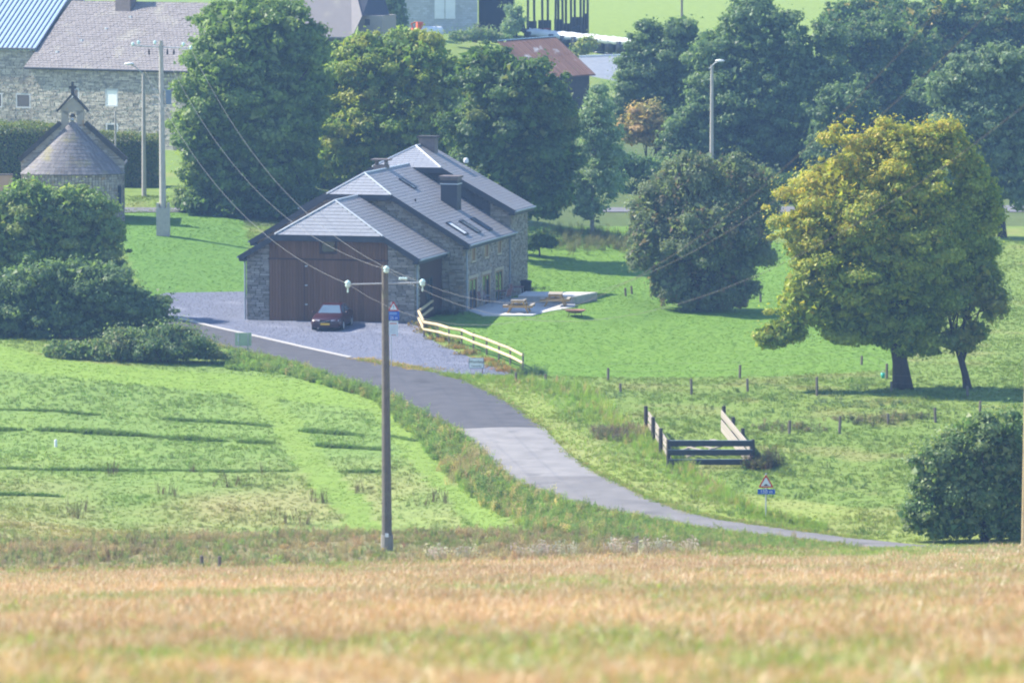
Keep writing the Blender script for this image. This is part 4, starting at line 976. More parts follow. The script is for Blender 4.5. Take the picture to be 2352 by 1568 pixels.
bc_ = bc.build('bellcote', MT['stone_c'], ch)
for a, b_ in (((bl_-.22,.3,zt_-.05),(xm,.3,zp_+.08)),((xm,.3,zp_+.08),(br_+.22,.3,zt_-.05))): MB().bar(a, b_, .62, .12).build('bellcote_roof', MT['dark'], bc_)
MB().lathe([(0,-.26),(.17,-.25),(.15,-.12),(.08,-.02),(0,0)], 10, (xm,.32,zc_(261))).build('bell', MT['dark'], bc_)
MB().box(xm-.10,xm+.10,.2,.4,zp_+.05,zp_+.40).box(xm-.24,xm+.24,.22,.38,zp_+.40,zp_+.58).box(xm-.08,xm+.08,.23,.37,zp_+.58,zp_+.85).build('finial_cross', MT['dark'], bc_)
nv = MB(); nv.box(gl+.35,gr-.35,.6,5.6,-1,zg-.25); nv.build('nave_wall', MT['stone_c'], ch)
nr = MB()
for s_ in (-1, 1): nr.prism([(0,.6,zb_-.25),(0,5.9,zb_-.25),(s_*3.3,5.9,zg-.45),(s_*3.3,.6,zg-.45)], (0,0,.12))
nr.build('nave_roof', MT['slate_moss'], ch)
MB().box(RA*.93,RA*.93+.2,-.75,-.35,.9,2.3).build('window', MT['glass'], ch)
yk = M('ochre wall plaster', (.55,.33,.22), (.48,.28,.19))

# ------------------------------------------------------------------ old farm with metal roof behind the chapel
def farm(name, label, base, rz, w, d, hz_, sl, roofm, rib=None, over=.35, stonem=None, mortar=None, wins=(), slates=True, left_over=None):
    t = empty(name, base, rz, label, 'building')
    wl_ = MB(); zr = hz_+sl*d/2
    wl_.prism([(0,0,-1.5),(0,d,-1.5),(0,d,hz_-.08),(0,d/2,zr-.08),(0,0,hz_-.08)], (w,0,0)); wo = wl_.build('wall', mortar or MT['mortar_p'], t)
    holes = [(a, b_, c_, e_) for a, b_, c_, e_, *_ in wins]
    if stonem:
        s_ = MB(); plane_pieces(s_, (0,0,0), ex, ez, (0,-1,0), rows_fill([(0,-1),(w,-1),(w,hz_-.1),(0,hz_-.1)], lambda: random.uniform(.085,.165), lambda: random.uniform(.22,.62), holes=holes, gap=.018), .03, .09); s_.build('stone_facing', stonem, wo, kind='stuff')
    for a, b_, c_, e_, fm, pm in wins:
        f_ = MB().box(a,a+.12,-.06,.02,c_,e_).box(b_-.12,b_,-.06,.02,c_,e_).box(a+.12,b_-.12,-.06,.02,e_-.12,e_).box(a+.12,b_-.12,-.06,.02,c_,c_+.12).build('window', fm, t)
        MB().box(a+.12,b_-.12,-.03,.03,c_+.12,e_-.12).build('pane', pm, f_)
    r = MB()
    fr_ = [(-over,-over,hz_-sl*over),(w+over,-over,hz_-sl*over),(w+over,d/2,zr),(-over,d/2,zr)]
    bk = [(-over,d/2,zr),(w+over,d/2,zr),(w+over,d+over,hz_-sl*over),(-over,d+over,hz_-sl*over)]
    for q in (fr_, bk): r.prism([(a, b_, c_-.14) for a, b_, c_ in q], (0,0,.14))
    ro = r.build('roof', MT['fascia'] if slates else roofm, t)
    O = Vector(fr_[0]); e2 = (Vector(fr_[3])-O); L = e2.length; e2.normalize(); n_ = Vector((0,-e2.z,e2.y)); n_ = n_ if n_.z > 0 else -n_
    if slates:
        s_ = MB(); plane_pieces(s_, O, Vector(ex), e2, n_, rows_fill([(0,0),(w+2*over,0),(w+2*over,L),(0,L)], .26, .36, gap=.006), .012, .035, .05, .02); s_.build('slate_courses', roofm, ro, kind='stuff')
    if rib:
        i = 0
        while i*.44 < w+2*over:
            p_ = O+Vector(ex)*(i*.44+.02)+n_*.03; MB().bar(p_, p_+e2*L, .10, .10, up=n_).build('seam', rib, ro); i += 1
    MB().tube([(-over,-over-.08,hz_-sl*over-.02),(w+over,-over-.08,hz_-sl*over-.02)], .07, 6).build('gutter', MT['fascia'], ro)
    return t
fz = 395
b0 = P(74, 330, 398); b0.z = float(gz(b0.x, b0.y)); zf = lambda py, Y: P(74, py, Y).z-b0.z
AY = R(32)
hA_ = zf(146, 397)
kk = 397/F; cA = math.cos(AY)
uw = lambda px: (px-74)*kk/cA
wins = [(uw(253),uw(283),zf(248,392),zf(207,392),MT['win_white'],MT['white']), (uw(172),uw(190),zf(236,394),zf(204,394),MT['win_white'],MT['glass']), (uw(254),uw(283),zf(307,392),zf(286,392),MT['win_white'],MT['glass'])]
fA = farm('farm_building', 'old stone farm building with large weathered slate roof behind the chapel', b0, -AY, 17.0, 11.5, hA_, .80, MT['slate_old'], stonem=MT['stone_p'], wins=wins, over=.4)
MB().box(4.4,5.8,4.8,5.6,hA_+3.2,hA_+6.2).build('chimney', MT['brick'], fA); MB().box(4.3,5.9,4.7,5.7,hA_+6.2,hA_+6.35).build('chimney_cap', MT['conc'], fA)
sn = MB()
for i in range(4): q = (1.6+i*1.5, .9+i*1.1, hA_+.8*(.9+i*1.1)+.05); MB().box(q[0],q[0]+.22,q[1],q[1]+.25,q[2],q[2]+.14).build('roof_vent', MT['zinc'], fA)
b1 = P(80, 325, 399.5); b1.z = float(gz(b1.x, b1.y)); zf1 = lambda py: P(40, py, 402).z-b1.z
AY2 = R(27); w2 = 9.0
b1l = b1-Vector((math.cos(AY2)*w2, -math.sin(AY2)*w2, 0)); b1l.z = b1.z
uw2 = lambda px: (px-80)*(402/F)/math.cos(AY2)+w2
wins = [(uw2(36),uw2(72),zf1(246),zf1(212),MT['win_white'],MT['glass']), (uw2(-24),uw2(4),zf1(246),zf1(212),MT['win_white'],MT['glass'])]
farm('farm_building', 'stone barn with ribbed pale blue metal roof at the old farm', b1l, -AY2, w2, 11, zf1(101), .78, MT['metal_roof'], rib=MT['metal_rib'], stonem=MT['stone_p'], wins=wins, slates=False)
# second slate roof seen over the trees
b2 = P(640, 130, 432); b2.z = float(gz(b2.x, b2.y)); z2_ = lambda py: P(700, py, 430).z-b2.z
fB = empty('farm_building', b2, -R(14), 'grey slate farmhouse roof with hipped end rising over the trees', 'building')
kB2 = 430/F; wB = (832-640)*kB2; zl, zh_ = z2_(86), z2_(-60)
MB().box(0,wB+1.2,.4,7,-1,zl).build('wall', MT['mortar'], fB)
r = MB(); plA = [(-.5,0,zl),(wB-.6,0,zl),(wB,1.0,z2_(38)),(wB-1.9,4.4,zh_),(-.5,4.4,zh_)]
r.prism([(a, b_, c_-.12) for a, b_, c_ in plA], (0,0,.12)); plC = [(wB-.6,0.02,zl-.02),(wB+1.9,4.6,z2_(36)),(wB-1.9,4.4,zh_-.02),(wB,1.02,z2_(38)-.02)]
rB = r.build('roof', MT['slate_old'], fB)
MB().prism([(wB,.98,z2_(38)),(wB+1.7,3.2,z2_(37)),(wB+.2,5.2,zh_),(wB-1.9,4.4,zh_)], (0,.1,.0)).build('hip_roof', MT['slate_dk'], fB)  # same slate roof, its unlit end painted darker as shade
MB().box(wB-.5,wB+1.55,1.6,6,-1,z2_(38)).build('wall', MT['stone'], fB)
MB().box(wB+.1,wB+.5,1.54,1.6,z2_(60),z2_(46)).build('window', MT['dark'], fB)
# grey block barn
b3 = P(949, 78, 472); b3.z = float(gz(b3.x, b3.y)); k3 = 472/F; zz = lambda py: P(1000, py, 472).z-b3.z; X3 = lambda px: (px-949)*k3
bb = empty('block_barn', b3, R(2), 'grey concrete block barn with tall white sliding door', 'building')
bw = MB().box(X3(880),X3(1097),0,9,-1,7).build('wall', MT['conc'], bb)
blk = MB(); plane_pieces(blk, (X3(880),0,0), ex, ez, (0,-1,0), rows_fill([(0,-.8),(X3(1097)-X3(880),-.8),(X3(1097)-X3(880),6.9),(0,6.9)], .21, .42, holes=[(X3(998)-X3(880),X3(1046)-X3(880),zz(44),zz(-40))], gap=.02), .02, .03, .0); blk.build('block_courses', MT['block'], bw, kind='stuff')
MB().box(X3(998),X3(1046),-.10,-.02,zz(44),zz(-40)).build('sliding_door', MT['white'], bb); MB().box(X3(1021),X3(1022.5),-.12,-.10,zz(44),zz(-40)).build('door_joint', MT['conc'], bb)
MB().box(X3(875),X3(1102),-.5,9.5,7,7.25).build('roof', MT['greyroof'], bb)
# open shed with poles
b4 = P(1178, 66, 476); b4.z = float(gz(b4.x, b4.y)); k4 = 476/F; X4 = lambda px: (px-1178)*k4; z4 = lambda py: P(1200, py, 476).z-b4.z
sh = empty('open_shed', b4, 0, 'dark open pole shed full of machinery beside the far meadow', 'shed')
MB().box(X4(1099),X4(1182),3,7,-1,6.2).build('back_wall', MT['dark'], sh); MB().box(X4(1099),X4(1182),2.9,3,0,4.5).build('interior_shade', MT['black'], sh)  # black sheet in front paints the shade inside the open shed
for px, dy in ((1212,0),(1228,4),(1246,1),(1259,5),(1275,0),(1283,3),(1293,.5),(1301,4.5),(1312,1),(1322,5),(1334,2),(1341,4),(1350,1)):
    g_ = float(gz(b4.x+X4(px), b4.y+dy))-b4.z; MB().tube([(X4(px),dy,g_-.3),(X4(px)+random.uniform(-.1,.1),dy,6.3)], .11, 7).build('shed_pole', MT['dark'], sh)
MB().box(X4(1097),X4(1362),-.6,8,6.2,6.4).build('roof', MT['greyroof'], sh)
for px, w, h_ in ((1222,.9,1.3),(1252,1.2,1.0),(1284,.8,1.5),(1306,1.0,.9),(1330,1.2,1.4),(1348,.5,1.9)):
    MB().box(X4(px)-w/2,X4(px)+w/2,5.5+random.random(),6.2,-.5,h_+random.random()*.6).build('back_board', MT['dark'], sh)
for i, (px, y) in enumerate(((1205,.2),(1205,4.2))): MB().box(X4(1205),X4(1356),y,y+.1,5.2+.4*i,5.35+.4*i).build('tie_beam', MT['dark'], sh)
for px0, px1, py0, py1, nm, lb, mt in ((1212,1228,30,50,'farm_trailer','faded red trailer under the open pole shed','redm'),(1234,1266,22,54,'farm_wagon','red slatted farm wagon under the open pole shed','redm')):
    q = P((px0+px1)/2, py1, 477); q.z = float(gz(q.x, q.y)); w = (px1-px0)*k4; h_ = (py1-py0)*k4
    t = empty(nm, q, R(8), lb, 'trailer')
    for i in range(4): MB().box(-w/2,w/2,-.04,.04,.5+i*(h_-.5)/4,.5+(i+.72)*(h_-.5)/4).build('side_board', MT[mt], t)
    MB().box(-w/2,w/2,0,1.6,.45,.55).build('bed', MT['dark'], t)
    for x in (-w/2+.05, w/2-.13): MB().box(x,x+.08,-.09,-.04,.4,h_).build('stake', MT['dark'], t)
    for x in (-w*.3, w*.3): MB().tube([(x,-.1,.35),(x,.1,.35)], .35, 14).build('wheel', MT['rubber'], t)
for px, dy, w, h_, nm, lb in ((1128,1.5,1.3,2.2,'seed_drill','dark seed drill parked inside the open pole shed'),(1196,2.2,1.0,1.6,'hay_rake','dark folded hay rake beside the red trailer'),(1322,2.5,1.4,1.5,'disc_harrow','dark disc harrow at the meadow end of the pole shed')):
    q = P(px, 60, 478+dy); q.z = float(gz(q.x, q.y)); t = empty(nm, q, R(12), lb, 'machine')
    MB().box(-w/2,w/2,-.3,.5,.5,.75).build('frame', MT['dark'], t); MB().prism([(-w*.4,-.2,.75),(w*.4,-.2,.75),(w*.3,-.2,h_),(-w*.35,-.2,h_*.85)], (0,.5,0)).build('hopper', MT['board_blue'], t)
    for x in (-w*.45, w*.45): MB().tube([(x-.08,0,.4),(x+.08,0,.4)], .4, 12).build('wheel', MT['rubber'], t)
    MB().bar((0,-.3,.6),(.2,-1.1,.35),.1,.1).build('drawbar', MT['dark'], t)
q = P(962, 84, 462); q.z = float(gz(q.x, q.y)); t = empty('farm_digger', q, R(15), 'bright orange farm digger behind the yellow green tree', 'digger')
t.scale = (.72,.72,.72)
MB().box(-.75,.75,0,1.0,.45,1.0).build('chassis', MT['orange'], t); MB().box(-.15,.6,.1,.9,1.0,1.75).build('engine_hood', MT['orange'], t)
MB().bar((-.6,-.05,.8),(-.95,-.05,1.55),.14,.2,up=(0,1,0)).bar((-.95,-.05,1.55),(-.45,-.05,1.75),.14,.18,up=(0,1,0)).build('boom', MT['orange'], t)
for x in (-.5,.5): MB().tube([(x,-.08,.32),(x,.1,.32)], .32, 12).build('wheel', MT['rubber'], t)
q = P(993, 84, 460); q.z = float(gz(q.x, q.y)); t = empty('water_tank', q, R(8), 'rounded cream water tank next to the orange digger', 'tank')
MB().tube([(-.95,0,.62),(-.8,0,.62),(.8,0,.62),(.95,0,.62)], [.30,.52,.52,.30], 16).build('tank_body', MT['white'], t, True)
for x in (-.5,.5): MB().box(x-.06,x+.06,-.3,.3,0,.25).build('cradle', MT['dark'], t)
q = P(1110, 64, 462); q.z = float(gz(q.x, q.y)); t = empty('machine_bucket', q, R(-20), 'pale grey tipping bucket with dark prop before the block barn', 'bucket')
MB().prism([(-.8,0,.3),(.8,0,.7),(.9,0,1.2),(-.9,0,.9)], (0,1,0)).build('bucket_body', MT['greyroof'], t); MB().bar((-.8,-.1,0),(-.55,-.1,1.7),.5,.12,up=(0,1,0)).build('prop', MT['black'], t)
# rusty tin shed
Yr = 430; zr_ = lambda py: P(1290, py, Yr).z
rs = P(1300, 232, Yr); rs.z = float(gz(rs.x, rs.y)); t = empty('tin_shed', rs, 0, 'tin shed with rusty corrugated roof among the trees', 'shed')
E1 = P(1368, 172, 429)-rs; E0 = P(1235, 182, 427.5)-rs; R1 = P(1276, 86, 434)-rs; R0 = P(1143, 96, 432.5)-rs
ro = MB(); ro.prism([E0-Vector((0,0,.06)),E1-Vector((0,0,.06)),R1-Vector((0,0,.06)),R0-Vector((0,0,.06))], (0,0,.05)); rob = ro.build('roof', MT['rust'], t)
cr = MB(); N_ = 24
for i in range(N_):
    a, b_ = E0.lerp(E1, (i+.1)/N_), R0.lerp(R1, (i+.1)/N_); m_ = a.lerp(b_, .52); up = Vector((0,0,.04)); tn = random.random()
    cr.bar(a+up, m_+up, .12, .07, t=tn); cr.bar(m_+up*1.4, b_+up*1.4, .12, .07, t=min(1, tn*.6+.3*random.random()))
for i, (f0, f1, g0, g1) in enumerate(((0,.33,0,.5),(.33,.66,0,.53),(.66,1,0,.5),(0,.28,.5,1),(.28,.60,.53,1),(.60,1,.5,1))):
    q = [E0.lerp(E1,f0).lerp(R0.lerp(R1,f0),g0), E0.lerp(E1,f1).lerp(R0.lerp(R1,f1),g0), E0.lerp(E1,f1).lerp(R0.lerp(R1,f1),g1), E0.lerp(E1,f0).lerp(R0.lerp(R1,f0),g1)]
    MB().prism([p_+Vector((0,0,.004+.012*(i % 3))) for p_ in q], (0,0,.02), t=random.random()).build('tin_sheet', MT['rust'], rob)
cr.build('corrugation', MT['rust'], rob, kind='stuff')
bk1 = P(1300,95,440)-rs; bk0 = P(1170,105,438)-rs
MB().prism([R0,R1,R1+Vector((2.0,3.5,-2.2)),R0+Vector((2.0,3.5,-2.2))], (0,0,.05)).build('rear_roof', MT['rust'], t)
MB().prism([Vector((E0.x+.5,E0.y+.5,-1)),Vector((E1.x-.5,E1.y+.5,-1)),Vector((R1.x+1.4,R1.y+3,-1)),Vector((R0.x+1.4,R0.y+3,-1))], (0,0,E1.z+.9)).build('wall', MT['dark'], t)
MB().bar(R0+Vector((0,0,.08)), R1+Vector((0,0,.08)), .3, .06).build('ridge_cap', MT['metal_roof'], rob)
# low grey roof behind it
q0 = P(1378, 200, 448); q0.z = float(gz(q0.x, q0.y)); t = empty('low_shed', q0, 0, 'low shed with plain pale grey roof below the silage bales', 'shed')
a, b_, c_, d_ = P(1330,190,446)-q0, P(1440,188,446)-q0, P(1440,127,452)-q0, P(1330,131,452)-q0
MB().prism([p_-Vector((0,0,.1)) for p_ in (a,b_,c_,d_)], (0,0,.1)).build('roof', MT['greyroof'], t)
MB().bar(d_+Vector((0,0,.05)), c_+Vector((0,0,.05)), .25, .14).build('ridge_board', MT['white'], t)
MB().prism([Vector((a.x+.2,a.y+.2,-1)),Vector((b_.x-.2,b_.y+.2,-1)),Vector((c_.x-.2,c_.y,-1)),Vector((d_.x+.2,d_.y,-1))], (0,0,a.z+.9)).build('wall', MT['conc'], t)
# silage bales: two tiers, white sheet on top
k5 = 470/F; B0 = P(1222, 127, 476); B1 = P(1474, 143, 468); NBL = 10
def bale_mesh():
    m_ = MB(); m_.lathe([(0,0),(.50,0),(.56,.06),(.575,.5),(.56,1.04),(.48,1.12),(0,1.13)], 18); return m_.mesh('wrap', MT['wrap'], True)
bm_ = bale_mesh(); bd = (B1-B0); bd.z = 0; step = bd/(NBL-.3)
tops = []
for tier in (0, 1):
    for i in range(NBL):
        p_ = B0+step*i; g_ = float(gz(p_.x, p_.y)); topz = P(1222+252*i/(NBL-.3), 71+27*i/(NBL-.3)+1, p_.y).z
        zb = topz-1.16*(2-tier)
        t = empty('silage_bale', (p_.x+random.uniform(-.04,.04), p_.y+random.uniform(-.1,.1), zb), random.random()*6, 'black wrapped round silage bale in the '+('upper' if tier else 'lower')+' tier by the far meadow', 'bale', 'silage bales stacked beside the far meadow')
        addobj('wrap', bm_, t); MB().lathe([(.50,.0),(.578,.04),(.50,.10)], 18, (0,0,1.02)).build('wrap_fold', MT['wrap'], t, True)
        if tier: tops.append(Vector((p_.x, p_.y, topz)))
mb = MB(); nn = 40; V_ = []
for i in range(nn+1):
    f_ = i/nn*(NBL-1); j = min(int(f_), NBL-2); p_ = tops[j].lerp(tops[j+1], f_-j)+ (step*(-.5+ i/nn))
    for q, (dy, dz) in enumerate(((-.66,-.38),(-.62,.06),(-.2,.26),(.3,.28),(.6,-.05))):
        V_.append((p_.x, p_.y+dy+random.uniform(-.03,.03), p_.z+dz+random.uniform(-.05,.05)*(1 if q != 1 else .5)))
I = np.arange((nn+1)*5).reshape(nn+1, 5)
so = addobj('bale_cover', npmesh('bale_cover', np.array(V_), np.stack([I[:-1,:-1],I[1:,:-1],I[1:,1:],I[:-1,1:]],-1).reshape(-1,4), MT['sheet'], True))
tag(so, 'crumpled white plastic sheet lying along the top of the silage bales', 'plastic sheet')
md = so.modifiers.new('thickness', 'SOLIDIFY'); md.thickness = .02
# gas cylinder post and small orange wall left of the chapel
q = P(8, 425, 330); q.z = float(gz(q.x, q.y)); t = empty('garden_wall', q, 0, 'low reddish garden wall beside the chapel hedge', 'wall')
MB().box(-1.5,.55,0,.3,-1,P(0,403,330).z-q.z).build('wall_body', yk, t); MB().box(-1.5,.6,-.05,.35,P(0,403,330).z-q.z,P(0,403,330).z-q.z+.08).build('coping', MT['brick'], t)
# ------------------------------------------------------------------ trees
def unit(n):
    v = RNG.normal(size=(n, 3)); return v/np.linalg.norm(v, axis=1)[:, None]
def leaf_quads(C, N, size, asp=.85):      # one folded-free triangle per leaf
    n = len(C); N = N/np.maximum(np.linalg.norm(N, axis=1)[:, None], 1e-6)
    T = np.cross(N, unit(n)); T /= np.maximum(np.linalg.norm(T, axis=1)[:, None], 1e-6); B = np.cross(N, T)
    s = size[:, None]; root = C-T*s*.42
    V = np.stack([root+B*s*asp*.5, C+T*s*.62-N*s*.08, root-B*s*asp*.5], 1).reshape(-1, 3)
    return V, np.arange(3*n).reshape(n, 3)
def mixcol(pal, w, n):
    pal = np.array(pal, float); return pal[RNG.choice(len(pal), n, p=np.array(w)/sum(w))]
def tree(name, label, base, Y, lobes, nleaf, ls, pal, w, cat='tree', group=None, trunk=.25, nclump=None, rc=(.45,.95), yel=None, flat_=.52, dens_in=.10, droop=0.0, branches=14, trunk_top=None, stems=1, pale=False, seedfill=1.0, dome=.88):
    """lobes: (px, py, rx, ry[, dY]) outline ellipses in the picture, given real radii at distance Y"""
    k_ = Y/F; nleaf = int(nleaf*3.2); ls *= .82; pal = [tuple(v*2.35 for v in c_) for c_ in pal]
    o = empty(name, base, 0, label, cat, group)
    LB = []
    for lb in lobes:
        px, py, rx, ry = lb[:4]; dY = lb[4] if len(lb) > 4 else 0.0
        c = P(px, py, Y+dY); LB.append((np.array(c-base), np.array([rx*k_, (rx+ry)/2*k_*.95, ry*k_])))
    lo_ = np.min([c_-r_ for c_, r_ in LB], axis=0); hi_ = np.max([c_+r_ for c_, r_ in LB], axis=0)
    if dome: LB.append(((lo_+hi_)/2+np.array([0,0,.02])*(hi_-lo_), (hi_-lo_)/2*np.array([dome,.95*dome,dome])))
    area = np.array([r[0]*r[2] for _, r in LB]); nclump = nclump or max(24, int(area.sum()*4.0*seedfill))
    li = RNG.choice(len(LB), nclump, p=area/area.sum())
    d = unit(nclump); rad = RNG.uniform(.42, 1.12, nclump)**.6
    cen = np.array([LB[i][0] for i in li]); rr = np.array([LB[i][1] for i in li])
    ph = RNG.random((len(LB), 4))*6.283; az = np.arctan2(d[:, 1], d[:, 0]); el = np.arcsin(d[:, 2])
    rad *= 1.0+.12*np.sin(3*az+ph[li, 0])*np.cos(2*el+ph[li, 1])+.09*np.sin(5*el+ph[li, 2]+2*az)
    rad = np.minimum(rad, 1.05)
    rcl = rc[0]*.45+(rc[1]*.95-rc[0]*.45)*RNG.random(nclump)**1.4
    cc = cen + d*np.maximum(rr-rcl[:, None]*.8, rr*.25)*rad[:, None]
    cc[:, 2] -= droop*np.hypot(d[:, 0], d[:, 1])*rr[:, 2]*.2
    nin = int(nleaf*dens_in); nsh = nleaf-nin
    pw = rcl**2; ci = RNG.choice(nclump, nsh, p=pw/pw.sum())
    u = unit(nsh); rr2 = RNG.uniform(.2, 1.12, nsh)**.6
    sq = np.array([1, 1, flat_])
    C = cc[ci] + u*sq*(rcl[ci]*rr2)[:, None]
    stray = RNG.random(nsh) < .10; C[stray] += (u[stray]+np.array([0,0,.35]))*(RNG.random(stray.sum())*.55)[:, None]
    if droop: C[:, 2] -= RNG.random(nsh)**2*droop*.9
    N = u*1.0 + unit(nsh)*.6 + np.array([0, 0, .4])
    ii = RNG.choice(len(LB), nin, p=area/area.sum())
    C2 = np.array([LB[i][0] for i in ii]) + unit(nin)*np.array([LB[i][1] for i in ii])*(RNG.random(nin)**.45*.74)[:, None]; N2 = unit(nin)
    cl = mixcol(pal, w, nclump)[ci]*.65 + mixcol(pal, w, nsh)*.35
    cl = np.r_[cl, mixcol(pal, w, nin)]
    Cc = np.r_[C, C2]
    if yel is not None:
        f_ = yel(Cc, np.r_[ci, RNG.integers(0, nclump, nin)], nclump)
        cl = cl*(1-f_[:, None]) + mixcol(yel.pal, yel.w, len(cl))*f_[:, None]
    cl = cl*RNG.uniform(.8, 1.2, (len(cl), 1))
    keep = Cc[:, 2] > .15
    Cc, Nn, cl = Cc[keep], np.r_[N, N2][keep], cl[keep]
    sz = np.r_[np.full(nsh, 1.0), np.full(nin, 2.0)][keep]
    V, Qd = leaf_quads(Cc, Nn, (.5+1.0*RNG.random(len(Cc))**1.3)*ls*sz*1.08)
    me = npmesh('crown', V, Qd, MT['leaf']); fcolor(me, 'col', cl); co = addobj('crown', me, o); co['kind'] = 'stuff'
    # trunk and limbs
    mb = MB(); ctr = np.average([l[0] for l in LB], axis=0, weights=area); topz = max(l[0][2]+l[1][2]*.55 for l in LB)
    lowz = min(l[0][2]-l[1][2] for l in LB)
    for s_ in range(stems):
        off = Vector((random.uniform(-.5,.5), random.uniform(-.5,.5), 0)) if stems > 1 else Vector()
        tt = Vector(trunk_top) if trunk_top else Vector((ctr[0], ctr[1], topz*.8))
        pts = [off*.4+Vector((0,0,-.4))]; rads = [trunk*1.45]
        for i in range(1, 8):
            f_ = i/7; q = Vector((0,0,0)).lerp(tt, f_)+off*(1+f_*2)+Vector((random.uniform(-.12,.12), random.uniform(-.12,.12), 0))*f_*tt.z*.12
            pts.append(q); rads.append(trunk*(1.08-.85*f_))
        mb.tube(pts, rads, 9)
        for b_ in range(branches):
            i = random.randint(2, 6); a = pts[i]; e = Vector(cc[random.randrange(nclump)]); 
            m_ = a.lerp(e, .5)+Vector((0,0,(e-a).length*.10)); r0 = rads[i]*.5
            mb.tube([a, a.lerp(m_, .5)+Vector((0,0,.05)), m_, e], [r0, r0*.75, r0*.5, .015], 6)
            for _ in range(2):
                e2 = Vector(cc[random.randrange(nclump)])
                if (e2-m_).length < (e-a).length*1.1: mb.tube([m_, m_.lerp(e2, .5)+Vector((0,0,.1)), e2], [r0*.4, r0*.28, .012], 5)
    mb.build('trunk', MT['bark_pale' if pale else 'bark'], o, True)
    return o
def gbase(px, py, Y=None):
    if Y is None: return at(px, py)
    p = P(px, py, Y); p.z = float(gz(p.x, p.y)); return p
G_MID = [(.072,.112,.026),(.100,.142,.033),(.052,.084,.024)]
G_BLUE = [(.062,.096,.038),(.088,.126,.050),(.046,.074,.033)]
G_YEL = [(.135,.165,.032),(.085,.135,.030),(.180,.180,.035)]
G_DK = [(.045,.078,.026),(.062,.100,.030),(.034,.058,.024)]
G_RED = [(.105,.080,.052),(.085,.100,.050),(.070,.092,.045),(.115,.085,.06)]
G_SAGE = [(.115,.160,.085),(.090,.135,.070),(.140,.175,.105)]
# big ash behind the lawn
tree('ash_tree', 'big leafy green tree between the old farm and the farmhouse', gbase(590,505,345), 345,
     [(560,90,150,120),(640,60,110,90,1),(500,210,110,140,-1),(610,250,150,160),(700,220,80,150,2),(450,310,70,110,-1),(560,390,140,110),(660,400,100,100,1),(470,420,75,65,0),(700,110,60,70),(450,460,70,40),(560,470,110,40),(680,470,90,50)], 46000, .26, G_MID+[(.115,.150,.055)], [4,4,2,2], trunk=.45, rc=(.55,1.15))
tree('hornbeam_tree', 'yellow green broad tree directly behind the farmhouse roof', gbase(900,480,352), 352,
     [(860,170,110,90),(960,140,110,80,-1),(1030,200,80,90),(780,190,70,80,1),(880,290,160,110),(1000,310,110,110),(780,330,90,100),(900,400,170,70),(830,105,60,40),(920,95,60,35)], 40000, .25, G_YEL+[(.07,.11,.03)], [4,4,2.5,3], trunk=.42, rc=(.5,1.1))
tree('beech_tree', 'dark green dense tree right of the farmhouse chimney', gbase(1195,560,336), 336,
     [(1120,160,100,75),(1200,200,110,90,-1),(1270,260,75,90),(1130,290,120,120,1),(1240,350,105,110),(1150,420,110,80),(1260,440,80,70),(1200,470,100,45)], 38000, .25, G_DK+[(.10,.11,.03)], [4,4,3,1.2], trunk=.40, rc=(.5,1.1))
tree('birch_tree', 'slender pale sage birch with thin trunk beside the dark tree', gbase(1360,540), at(1360,540).y,
     [(1375,240,50,60),(1350,310,40,60),(1400,320,55,70),(1365,400,60,70),(1410,420,45,60),(1365,470,55,45),(1330,430,30,50)], 14000, .17, G_SAGE, [4,3,2], dome=.7, trunk=.13, rc=(.35,.7), pale=True, dens_in=.05, trunk_top=(.1,0,8))
tree('russet_shrub', 'tall russet and olive shrub before the far blue green trees', gbase(1488,350,388), 388,
     [(1480,270,50,45),(1505,310,45,40),(1450,300,35,45)], 8000, .20, [(.22,.16,.065),(.16,.15,.06),(.26,.17,.08)], [3,3,1], 'shrub', trunk=.10, rc=(.3,.6))
FT = 'row of far trees along the distant lane'
tree('willow_tree', 'blue grey green tree next to the rusty tin shed', gbase(1510,330,398), 398,
     [(1510,130,80,75),(1560,80,60,60),(1460,190,70,70),(1540,230,80,80),(1500,290,60,60),(1590,180,50,80),(1560,300,55,50),(1440,250,45,60)], 24000, .24, G_BLUE, [4,3,3], group=FT, trunk=.3, rc=(.55,1.1))
tree('maple_tree', 'large blue green tree behind the slim street lamp', gbase(1740,430,386), 386,
     [(1720,70,100,80),(1640,130,80,80),(1800,110,90,80,1),(1700,210,120,100,-1),(1830,220,90,110),(1640,270,85,80,-1),(1760,320,130,90),(1880,300,70,110),(1680,370,80,50),(1850,370,80,50),(1905,90,50,60),(1730,20,70,45),(1620,350,60,50),(1920,200,60,80),(1900,390,70,40),(1640,420,60,40),(1780,420,80,40)], 42000, .25, G_BLUE+[(.090,.140,.055)], [4,4,3,2], group=FT, trunk=.42, rc=(.55,1.2))
tree('oak_tree', 'dark tree with olive top between the lamp tree and the orchard trees', gbase(2010,400,402), 402,
     [(1980,100,80,70),(2060,90,90,60),(2020,190,100,90),(2110,160,70,80),(2050,290,110,90),(2120,260,60,90),(1960,240,60,100),(1940,120,50,70),(1960,360,80,60),(2080,370,90,60)], 30000, .25, G_DK+[(.13,.13,.045),(.07,.11,.04)], [3,4,3,1.5,2], group=FT, trunk=.38, rc=(.55,1.1))
tree('oak_tree', 'tall dark oak with yellowing leaves above the grey green orchard tree', gbase(2260,250,432), 432,
     [(2250,60,90,70),(2340,50,80,80),(2180,20,80,50),(2300,150,100,80),(2400,120,70,90),(2020,20,100,45,6),(2120,60,60,60,3),(2180,120,70,70,2),(1930,45,60,60,4),(2060,60,70,50,4)], 26000, .27, G_DK+[(.19,.15,.04)], [4,4,3,1.0], group=FT, trunk=.38, rc=(.55,1.1))
